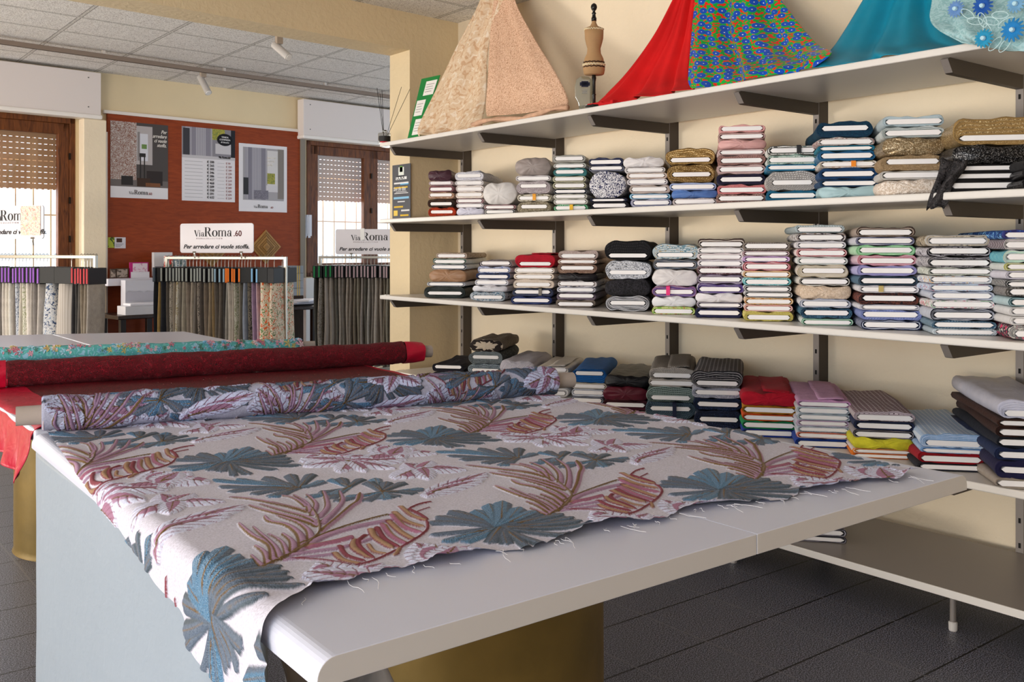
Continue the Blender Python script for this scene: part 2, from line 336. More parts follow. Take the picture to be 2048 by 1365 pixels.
def window(n, s0, s1, leaves):
    r = tag(boxo('window_%d' % n, (s0, .02, zb), (s1, .025, zb + .001), WOOD, None, 0, WM), kind='structure')
    q = MB(); f = .05
    q.box((s0, -.01, zb), (s0 + f, .12, zt), 0, WM); q.box((s1 - f, -.01, zb), (s1, .12, zt), 0, WM)
    q.box((s0, -.01, zt - f), (s1, .12, zt), 0, WM); q.box((s0, -.01, zb), (s1, .12, zb + f), 0, WM)
    tag(q.build('window_frame', WOOD, r, bevel=.004))
    wl = (s1 - s0 - 2 * f) / leaves
    for k in range(leaves):
        a = s0 + f + k * wl; b_ = a + wl; q = MB(); g = .1
        q.box((a, .0, zb + f), (a + g, .06, zt - f), 0, WM); q.box((b_ - g, .0, zb + f), (b_, .06, zt - f), 0, WM)
        q.box((a, .0, zt - f - g), (b_, .06, zt - f), 0, WM); q.box((a, .0, zb + f), (b_, .06, zb + f + g), 0, WM)
        lf = q.build('window_sash', WOOD, r, bevel=.006)
        gl = boxo('window_pane', (a + g, .028, zb + f + g), (b_ - g, .032, zt - f - g), mat('#ffffff', 'pane', spec=.3), lf, 0, WM)
        hq = MB()
        for hz in (zb + .4, (zb + zt) / 2, zt - .35): hq.box((b_ - .008, -.016, hz - .03), (b_ + .008, 0, hz + .03), 0, WM)
        hq.build('hinge', mat('#2a2018', 'flat', metal=.6, rough=.4), lf)
    # roller shutter half lowered, with rows of light slots
    q = MB(); sl = .052; z = zt + .02; zend = zt - .62
    while z > zend:
        q.box((s0, .15, z - sl * .87), (s1, .165, z), 0, WM)
        x = s0
        while x < s1: q.box((x, .153, z - sl), (x + .02, .163, z - sl * .87), 0, WM); x += .05
        z -= sl
    q.build('roller_shutter', SHUT, r)
    q = MB()
    x = s0 + .1
    while x < s1: q.box((x, .3, zb - .1), (x + .012, .312, zt), 0, WM); x += .155
    for z in (zb + .12, zb + .62, zb + 1.12): q.box((s0, .298, z), (s1, .314, z + .014), 0, WM)
    q.build('security_grille', mat('#c9b9a2', 'flat', rough=.6), r)
    return r
window(1, *s_w1, 2); window(2, *s_w2, 2)
# shutter boxes above the windows
def sbox(a, b, pa, pb, lab):
    r = empty('shutter_box', WO + WE * (a + b) / 2 + Vector((0, 0, 2.6)), lab, 'shutter box', 0, None)
    def P(q): 
        inv = Matrix.Translation(-r.location); return inv @ WM
    boxo('cover_panel', (a, -.14, zt + .03), (b, -.02, ZC - .03), mat('#e4dad6', 'flat', rough=.5), r, .004, P(0))
    q = MB(); q.box((a - .01, -.155, zt), (b + .01, -.02, zt + .04), 0, P(0)); q.build('lower_lip', mat('#f2ece6', 'flat', rough=.4), r, bevel=.012)
    for s in (a + .08, b - .12):
        for z in (zt + .1, ZC - .09): boxo('screw', (s, -.144, z), (s + .01, -.14, z + .01), mat('#777', 'flat', metal=.6), r, 0, P(0))
sbox(-1.95, sW(203, .15), 0, 0, 'long white shutter box above the left window, near ceiling')
sbox(sW(608, .15), sW(608, .15) + 2.0, 0, 0, 'long white shutter box above the right window behind the pillar')
# white casing and pillar beside the left window
tag(boxo('trim_1', (sW(157), -.12, 0), (sW(203), 0, zt), CREAM, None, .01, WM), kind='structure')
tag(boxo('trim_2', (sW(203), -.05, 0), (sW(211), 0, 2.5), TRIMW, None, 0, WM), kind='structure')
tag(boxo('trim_3', (sW(597), -.05, 0), (sW(606), 0, 2.62), mat('#8b8378', 'flat'), None, 0, WM), kind='structure')
zp = zW(400, 246)
tag(boxo('trim_4', (sW(205), -.04, zp), (sW(603), 0, zp + .03), TRIMW, None, 0, WM), kind='structure')
r = tag(boxo('wall_panel', (sW(212), -.03, .05), (sW(597), -.002, zp), mat('#84340c', 'wood', '#983f12', rough=.55, scale=-1), None, .002, WM),
        'large rust-brown laminate wall panel between the two windows', 'wall panel')
# ------------------------------------------------------------ wall shelving
XF = 3.35; YL = 5.79
SHZ = [2.124, 1.603, 1.084, .584, .182]
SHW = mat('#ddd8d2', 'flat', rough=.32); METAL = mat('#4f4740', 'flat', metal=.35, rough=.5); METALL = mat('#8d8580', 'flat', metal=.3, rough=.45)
shelf_lab = ['long white shelf at the top carrying draped fabrics and ornaments', 'long white shelf, upper one of the two crowded bolt shelves', 'long white shelf, middle one with the tall bolt stacks',
             'white shelf behind the front table with wide folded bolts', 'lowest white shelf on short feet near the floor']
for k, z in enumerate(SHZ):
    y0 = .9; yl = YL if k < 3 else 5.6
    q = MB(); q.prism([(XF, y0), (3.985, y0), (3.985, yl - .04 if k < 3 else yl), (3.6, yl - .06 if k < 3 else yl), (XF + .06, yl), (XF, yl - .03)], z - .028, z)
    o = q.build('shelf_board', SHW if k < 4 else mat('#8f8883', 'flat', rough=.35), None, bevel=.006)  # lowest board: shade on its top put into the grey; front strip stays white
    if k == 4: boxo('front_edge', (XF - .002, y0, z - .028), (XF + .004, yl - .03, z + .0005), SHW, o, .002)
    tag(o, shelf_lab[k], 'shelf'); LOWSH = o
PY = [onX(px, 400, 3.985).y for px in (926, 1111, 1339, 1638, 2048)]
for n, y in enumerate(PY):
    r = empty('shelf_upright', (4.03, y, 0), 'dark metal shelf upright with brackets, %s' % ['leftmost, next to the wall corner', 'second from the left corner', 'third from the left, behind gold bolts', 'fourth from the left, behind teal bolts', 'at the right edge of the photo'][n], 'shelf upright')
    q = MB(); q.box((-.04, .0, .05), (.029, .035, 2.2)); q.box((-.044, .002, .05), (-.04, .033, 2.2), 1)
    q.build('post', [METAL, METALL], r)
    q = MB()
    for z in np.arange(.2, 2.15, .1): q.box((-.0455, .013, z), (-.044, .022, z + .02))
    q.build('slot_row', mat('#1c1917', 'flat'), r)
    for k, z in enumerate(SHZ):
        if k == 4: continue
        t = z - .029; q = MB()
        pr = [(-.04, t), (-.62, t), (-.635, t - .006), (-.60, t - .052), (-.59, t - .055), (-.04, t - .055)]
        i = len(q.v)
        for y2 in (.003, .032):
            for x, zz in pr: q.v.append((x, y2, zz))
        m = len(pr); q.face([i + m - 1 - a for a in range(m)]); q.face([i + m + a for a in range(m)])
        for a in range(m): b_ = (a + 1) % m; q.face((i + a, i + b_, i + m + b_, i + m + a), 1 if a in (1, 2) else 0)
        q.build('bracket', [METAL, METALL], r)
for px, py in ((1906, 1262), (1467, 1126)):
    p = onZ(px, py, 0); q = MB(); q.lathe([(.011, .03), (.011, .15)], 20, 0, p); q.box((p.x - .03, p.y - .03, .147), (p.x + .03, p.y + .03, .154)); r = q.build('shelf_leg', METALL, LOWSH)
    q = MB(); q.lathe([(.013, 0), (.015, .004), (.016, .03), (.013, .034)], 16, 0, p); q.build('foot_cap', mat('#cfc9c4', 'flat', rough=.5), r)

# ------------------------------------------------------------ fabric bolts
BOARD = mat('#f1eeee', 'flat', rough=.6)
PHI = radians(50); BYAW = pi / 2 - PHI
def outline(a, b, n, sq=1.0):
    """stadium-like loop of n points, half width a, half height b"""
    r = min(b, a) * sq; st = a - r; sv = b - r; P = []
    per = 4 * st + 4 * sv + 2 * pi * r
    for i in range(n):
        d = per * i / n
        segs = [(sv, 0), (pi * r / 2, 1), (2 * st, 2), (pi * r / 2, 3), (2 * sv, 4), (pi * r / 2, 5), (2 * st, 6), (pi * r / 2, 7), (sv, 8)]
        for L_, k in segs:
            if d <= L_ or k == 8: break
            d -= L_
        t = d / r if r > 0 else 0
        if k == 0: p = (a, d)
        elif k == 1: p = (st + r * cos(t), sv + r * sin(t))
        elif k == 2: p = (st - d, b)
        elif k == 3: p = (-st + r * cos(pi / 2 + t), sv + r * sin(pi / 2 + t))
        elif k == 4: p = (-a, sv - d)
        elif k == 5: p = (-st + r * cos(pi + t), -sv + r * sin(pi + t))
        elif k == 6: p = (-st + d, -b)
        elif k == 7: p = (st + r * cos(1.5 * pi + t), -sv + r * sin(1.5 * pi + t))
        else: p = (a, -sv + d)
        P.append(p)
    return P
def bolt(pos, w_, h, L_, fab, edge, typ, label, group, seed, yaw=BYAW, name='fabric_bolt', cat='fabric bolt', extra=None):
    rnd = random.Random(seed); n = 44
    r = empty(name, pos, label, cat, yaw + rnd.uniform(-.03, .03), group)
    a = w_ / 2; b = h / 2 * .985; zc = h / 2
    ph = [rnd.uniform(0, 6.28) for _ in range(8)]
    lump = {'b': .0012, 'p': .003, 'c': .004, 't': .003}.get(typ[0], .002)
    lump *= min(1, h / .04)
    bh = min(.0105, b * .62); ba = a - max(.007, min(.02, (b - bh) * .9)) - rnd.uniform(0, .004)
    boff = rnd.uniform(-.35, .35) * (b - bh)
    if 'L' in typ: boff = -.6 * (b - bh)
    if 'H' in typ: boff = .6 * (b - bh)
    O = outline(a, b, n, 1.0); I = outline(ba, bh, n, .75)
    def wob(i, x, k=1.0):
        t = 2 * pi * i / n
        return k * lump * (sin(3 * t + ph[0] + x * 9) + .7 * sin(5 * t + ph[1] - x * 14) + .5 * sin(9 * t + ph[2] + x * 25))
    def pt(i, f, x, k=1.0):
        oy, oz = O[i]; iy, iz = I[i]; iz += boff
        y = iy + (oy - iy) * f; z = iz + (oz - iz) * f; d = wob(i, x, k) * f
        l = sqrt(oy * oy / a / a + oz * oz / b / b) + 1e-6
        z2 = z + d * (oz / b) + zc; y2 = y + d * .6 * (oy / a)
        return (x, y2, max(.0008, min(z2, h + .004)))
    q = MB(); rows = []; mi = []
    closed = typ[0] == 'c'
    if closed:
        bul = rnd.uniform(.012, .026)
        for f in (.02, .2, .42, .62, .8, .92, 1):
            row = []
            for i in range(n):
                oy, oz = O[i]; t = 2 * pi * i / n
                fold = .004 * sin(7 * t + ph[3] + f * 6) * f + .003 * sin(13 * t + ph[4]) * f
                row.append((-bul * (1 - f ** 3) + fold * (1 if f < .95 else .3), oy * f, max(.0008, oz * f + zc + wob(i, 0, .7) * f)))
            rows.append(row); mi.append(0)
    else:
        K = max(3, min(9, int((b - bh) / .0017))) if typ[0] != 'b' else 3
        if 'T' in typ: K = 9
        rows.append([(.05, I[i][0], I[i][1] + boff + zc) for i in range(n)]); mi.append(1)
        for k in range(K + 1):
            f = k / K; dx = (.0035 if k % 2 else -.0005) + .001 * sin(ph[5] + k)
            rows.append([pt(i, f, dx + (.0015 * sin(4 * 2 * pi * i / n + ph[6] + k) if k < K else 0)) for i in range(n)]); mi.append(1 if k % 2 == 0 or k == K - 1 else 0)
        if 'H' in typ: pass
    for x in (.008, L_ * .25, L_ * .5, L_ * .75, L_ - .01): rows.append([pt(i, 1, x) for i in range(n)]); mi.append(0)
    rows.append([(L_, O[i][0] * .9, O[i][1] * .7 + zc) for i in range(n)]); mi.append(0)
    i0 = len(q.v)
    for row in rows: q.v += row
    for k in range(len(rows) - 1):
        for i in range(n):
            j = (i + 1) % n; q.face((i0 + k * n + i, i0 + k * n + j, i0 + (k + 1) * n + j, i0 + (k + 1) * n + i), 1 if mi[k] == 1 and k < len(rows) - 7 else 0)
    q.face([i0 + (len(rows) - 1) * n + i for i in range(n)], 0)
    if closed: q.face([i0 + i for i in range(n)][::-1], 0)
    q.build('wrapped_cloth', [fab, edge], r, smooth=True)
    if not closed:
        q = MB(); pr = outline(ba * .985, bh * .93, 24, .7); i = 0
        for x in (-.0025, .06): q.v += [(x, y, z + boff + zc) for y, z in pr]
        q.face(range(24)); q.face(list(range(24, 48))[::-1])
        for k in range(24): j = (k + 1) % 24; q.face((k, j, 24 + j, 24 + k))
        q.build('board', BOARD, r, bevel=.001)
    if extra == 'fold':      # loose end folded back over the top
        q = MB(); P = []
        for x in np.linspace(.004, L_ * .95, 9):
            P.append([(x + .004 * sin(y * 60), y, h + .004 + .0035 * sin(x * 22 + y * 30 + ph[0]) * (1 if abs(y) < a * .8 else .3)) for y in np.linspace(-a * .75, a * .2, 7)])
        q.grid(P); q.build('loose_end', fab, r, smooth=True, solid=.003)
    elif extra and extra.startswith('tag'):
        c = mat(extra[3:], 'flat', rough=.5); yy = -a * .25 + rnd.uniform(-.03, .05); q = MB(); q.box((-.012, yy, h * .15), (-.009, yy + .018, h * 1.02)); q.box((-.012, yy, h * .95), (.03, yy + .018, h * 1.02))
        q.build('paper_tag', c, r)
    return r
def hexmul(h, k):
    h = h.lstrip('#'); v = [min(255, int(int(h[i:i + 2], 16) * k)) for i in (0, 2, 4)]; return '#%02x%02x%02x' % tuple(v)
KIND = {'l': ('lace', 1), 'p': ('cloth', 1), 's': ('satin', 1), 'g': ('glitter', 1), 'k': ('knit', 1), 'f': ('print', 1), 'x': ('check', 1), 'z': ('stripe', 1)}
def fabm(code):
    """'k#c1/#c2/#c3' -> material"""
    k, rest = code[0], code[1:]; cs = rest.split('/'); kk = KIND[k][0]
    c1 = cs[0]; c2 = cs[1] if len(cs) > 1 else hexmul(c1, .55 if kk != 'glitter' else 1.6); c3 = cs[2] if len(cs) > 2 else c2
    return mat(c1, kk, c2, rough=.85 if kk not in ('satin', 'glitter') else .4, c3=c3)
def edgem(code):
    return mat(code, 'cloth', rough=.85)
def stack(shelf, idx, pxb, pxt, ybot, items, z0, D0=3.46, L_=.56, yaw=BYAW, sname='', grp='', pushes=None):
    """pxb,pxt: left/right photo columns of the front faces at the bottom / top of the stack"""
    n = len(items); cb = (pxb[0] + pxb[1]) / 2; ct = (pxt[0] + pxt[1]) / 2
    P = onX(cb, HOR, D0); Dv = SA * P.x + CA * P.y
    ys = [ybot] + [it[0] for it in items]
    zs = [H - (y - HOR) * Dv / FPX for y in ys]; off = z0 - zs[0]; top = zs[-1]
    zs = [z0 + (z - zs[0]) * (top - z0) / (top - zs[0]) for z in zs]
    for k, it in enumerate(items):
        f = k / max(1, n - 1); cx = cb + (ct - cb) * f
        wl = (pxb[1] - pxb[0]) * (1 - f) + (pxt[1] - pxt[0]) * f
        if it[4:] and isinstance(it[-1], dict) and 'px' in it[-1]: cx = sum(it[-1]['px']) / 2; wl = it[-1]['px'][1] - it[-1]['px'][0]
        P2 = ray(cx, HOR); P2 = P2 * (Dv / (P2.x * SA + P2.y * CA)); wd = wl * Dv / FPX
        h = zs[k + 1] - zs[k] - .0006
        d = it[4]; ex = it[5] if len(it) > 5 and not isinstance(it[5], dict) else None
        place = ('at the bottom' if k == 0 else 'topmost' if k == n - 1 else '%s from bottom' % ORD[k])
        lab = '%s bolt, %s, %s' % (d, place, sname)
        rnd = random.Random(shelf * 1000 + idx * 37 + k); ll = L_ + rnd.uniform(-.03, .02)
        bolt((P2.x + rnd.uniform(-.003, .003), P2.y, zs[k]), wd, h, ll, fabm(it[1]), edgem(it[2]), it[3], lab, grp, shelf * 1000 + idx * 37 + k, yaw, extra=ex)
U = 'stack, upper bolt shelf'; Mi = 'stack, middle bolt shelf'
# (top row in photo, cloth, edge colour, end type, words)
UP = [
 ((854, 912), (856, 905), 434, 'leftmost', [(415, 'l#c2401e/#2c1512', '#c2401e', 'p', 'orange-red and black lace'), (398, 'l#2a1b16/#5d4034', '#1f1512', 'p', 'black-brown lace'), (384, 'l#d8c4b6/#8f6a50', '#a37b60', 'b', 'pale copper lace'), (371, 'p#8c6368', '#7f5358', 'b', 'dusty mauve'), (362, 'p#d4c6c6', '#a98b90', 'b', 'thin off-white'), (341, 's#4a2c37', '#4a2c37', 'c', 'dark plum velvet covered')]),
 ((912, 968), (908, 968), 432, 'second', [(416, 's#d3d2e3', '#c9c8dc', 'c', 'lavender white satin'), (407, 'p#e9e6e8', '#d9d2d6', 'b', 'white'), (397, 'p#dfd3d3', '#6d2434', 'b', 'white burgundy-edged'), (384, 'l#e6d8cc/#f2ece8', '#e3d3c6', 'b', 'cream lace'), (371, 'p#eee7e4', '#ddd0cc', 'b', 'ivory'), (361, 'p#ebe8e8', '#d8d0d0', 'b', 'thin white'), (344, 'l#e3e2e8/#b9b9c4', '#cfcdd6', 'b', 'silvery white lace', 'fold')]),
 ((968, 1032), (966, 1034), 427, 'third', [(417, 'p#dcd8d8', '#24211f', 'b', 'white black-edged'), (408, 'p#d4c8c8', '#7a3a40', 'b', 'thin white maroon-edged'), (365, 's#d9d5d3', '#d9d5d3', 'c', 'bulging pale grey tulle', {'px': (966, 1035)})]),
 ((1034, 1103), (1030, 1103), 423, 'fourth', [(401, 'l#c9bda6/#6f6552', '#7b705c', 'pT', 'beige crochet lace'), (386, 'f#e8e2d8/#8a8068/#3a3530', '#9a917c', 'b', 'cream printed', 'tag#e39a1c'), (361, 'l#a99ca0/#d4cecf', '#8f8085', 'p', 'grey-mauve floral'), (350, 'p#e6e2e2', '#b8aeb0', 'b', 'white'), (316, 's#9b8f8b', '#9b8f8b', 'c', 'rumpled taupe satin')]),
 ((1106, 1176), (1105, 1172), 421, 'fifth', [(408, 'l#2f8f5a/#d8e8dc', '#2f8f5a', 'p', 'green sequin lace', 'tag#e6b41c'), (397, 'p#e8e6e2', '#b9b5aa', 'b', 'white lower'), (387, 'p#e2dfd8', '#a9a596', 'b', 'white'), (377, 'z#f0eef0/#20242e', '#20242e', 'p', 'black-and-white patterned'), (364, 'p#e0dccf', '#6f6a3c', 'b', 'olive-edged'), (352, 'p#e0dccf', '#8a8560', 'b', 'pale olive-edged'), (336, 's#3f7f80', '#2f6f72', 'p', 'teal satin'), (326, 'p#dfe0dc', '#8f9088', 'b', 'grey-edged white'), (310, 's#a9a69f', '#8a877f', 'b', 'silver grey')]),
 ((1180, 1256), (1176, 1246), 416, 'sixth', [(401, 'p#1f1c26', '#16141c', 'p', 'black lower'), (394, 'p#20243c', '#1c1e38', 'b', 'navy-black'), (342, 'l#1c2350/#e6e4e8', '#1c2350', 'c', 'navy with white embroidered flowers'), (331, 'p#9ea0ac', '#23284a', 'b', 'grey'), (316, 's#22284c', '#1b2044', 'p', 'navy satin')]),
 ((1262, 1344), (1247, 1329), 413, 'seventh', [(397, 'p#e6e4ea', '#2c3478', 'p', 'white indigo-edged'), (386, 'p#e9e6e8', '#1890c0', 'b', 'white turquoise-edged'), (369, 'p#d9cfc9', '#a8938b', 'p', 'taupe-edged white'), (357, 'p#ece8ea', '#c8bfc4', 'b', 'white'), (345, 'l#ece4de/#d8c4b8', '#bfa79a', 'b', 'ivory lace'), (334, 'p#ece9ea', '#cfc6c4', 'b', 'soft white'), (315, 's#e6e1e2', '#c9c0c4', 'c', 'loosely folded white')]),
 ((1346, 1434), (1332, 1430), 407, 'eighth', [(393, 'l#e2dad8/#b5a8a8', '#b8a9aa', 'b', 'pinkish white lace'), (378, 's#5478b8', '#5478b8', 'c', 'cornflower blue chiffon'), (363, 's#a9b6d8', '#8fa0cc', 'b', 'pale blue'), (328, 'g#8a6a38/#e6c88c', '#6f5026', 'pT', 'bronze sequin'), (297, 'g#a07c42/#ecd09a', '#7a5a28', 'pTL', 'gold sequin')]),
 ((1434, 1532), (1438, 1530), 406, 'ninth', [(388, 'l#c4a29c/#5f4a44', '#8f6f68', 'p', 'rose-brown lace'), (369, 'l#d88e8c/#c06c6c', '#c4777a', 'p', 'coral pink lace'), (348, 'p#26233c', '#1e1b32', 'p', 'dark navy'), (330, 's#cdb1ae', '#a98a88', 'p', 'dusty pink satin'), (310, 'k#b48a84/#8a625c', '#96706a', 'p', 'old rose knit'), (298, 'p#e0cccb', '#b7908e', 'b', 'pale pink'), (279, 's#dca9a6', '#d49c9a', 'c', 'blush pink satin'), (265, 'p#d9bdb9', '#8a5a56', 'b', 'rosy brown'), (250, 'p#e9b3b0', '#dc9a98', 'p', 'light pink')]),
 ((1534, 1636), (1535, 1634), 400, 'tenth', [(380, 'p#1f6a8a', '#17597a', 'p', 'teal blue'), (341, 'k#a8a4a2/#d8d4d2', '#8f8a88', 'p', 'silver grey knit', 'fold'), (328, 's#2580a8', '#1a7099', 'b', 'bright blue'), (310, 'f#e6e8e4/#7fa090/#3a4040', '#8aa89c', 'p', 'grey-green floral'), (291, 'f#ecece8/#8a9a90/#4a4a4a', '#4a4a46', 'b', 'pale floral', 'tag#1d1c20')]),
 ((1642, 1756), (1636, 1745), 397, 'eleventh', [(374, 's#a9c8cf', '#9dbfc8', 'c', 'powder blue satin'), (359, 'p#173f66', '#123555', 'b', 'navy teal'), (336, 'p#1a4674', '#123660', 'p', 'marine blue'), (322, 'f#e8e0da/#b08a7a/#6a7a5a', '#c9b8aa', 'b', 'beige floral', 'tag#e8861c'), (302, 's#18648f', '#15507c', 'p', 'petrol blue'), (291, 'p#1b7c94', '#1d5f7c', 'b', 'teal'), (275, 'l#dcd8d4/#8a4a4a', '#b7b2ae', 'p', 'scalloped white lace'), (243, 'l#10485c/#0c2f48', '#0d2f4c', 'pT', 'thick dark teal lace')]),
 ((1762, 1886), (1770, 1886), 396, 'twelfth', [(364, 'l#c9b6a4/#efe4da', '#c4b09c', 'c', 'beige crochet lace covered'), (345, 's#d4cfca', '#a8a49e', 'b', 'pearl white'), (313, 'l#b49a78/#8a7050', '#9a8262', 'pT', 'sand lace'), (277, 'g#a38a66/#e8d8b8', '#8f7752', 'c', 'champagne sequin'), (254, 'p#c9cfcf', '#8e9897', 'p', 'pale grey'), (232, 's#c4d3da', '#9fb2bb', 'p', 'icy blue')]),
 ((1898, 2044), (1912, 2076), 386, 'thirteenth', [(361, 'p#1c191b', '#151315', 'p', 'black lower'), (345, 'p#1c1a1c', '#141214', 'b', 'black with pencil marks'), (330, 'p#242124', '#171517', 'b', 'thin black'), (291, 'g#161416/#8a8888', '#121012', 'c', 'black sequin'), (235, 'g#a98a5c/#f0dcac', '#9a7a48', 'pTL', 'thick gold glitter')]),
 ((2048, 2190), (2052, 2190), 384, 'last', [(360, 'g#1a1719/#777777', '#151315', 'p', 'black beaded'), (338, 's#19171a', '#151315', 'p', 'black satin'), (318, 'p#1a181b', '#151315', 'p', 'black')]),
]
for i, (pb, pt_, yb, nm, items) in enumerate(UP):
    stack(2, i, pb, pt_, yb, items, SHZ[1] + .0005, sname=('%s ' % nm if i != 13 else 'rightmost cut-off ') + U, grp='fabric bolts on the upper bolt shelf')
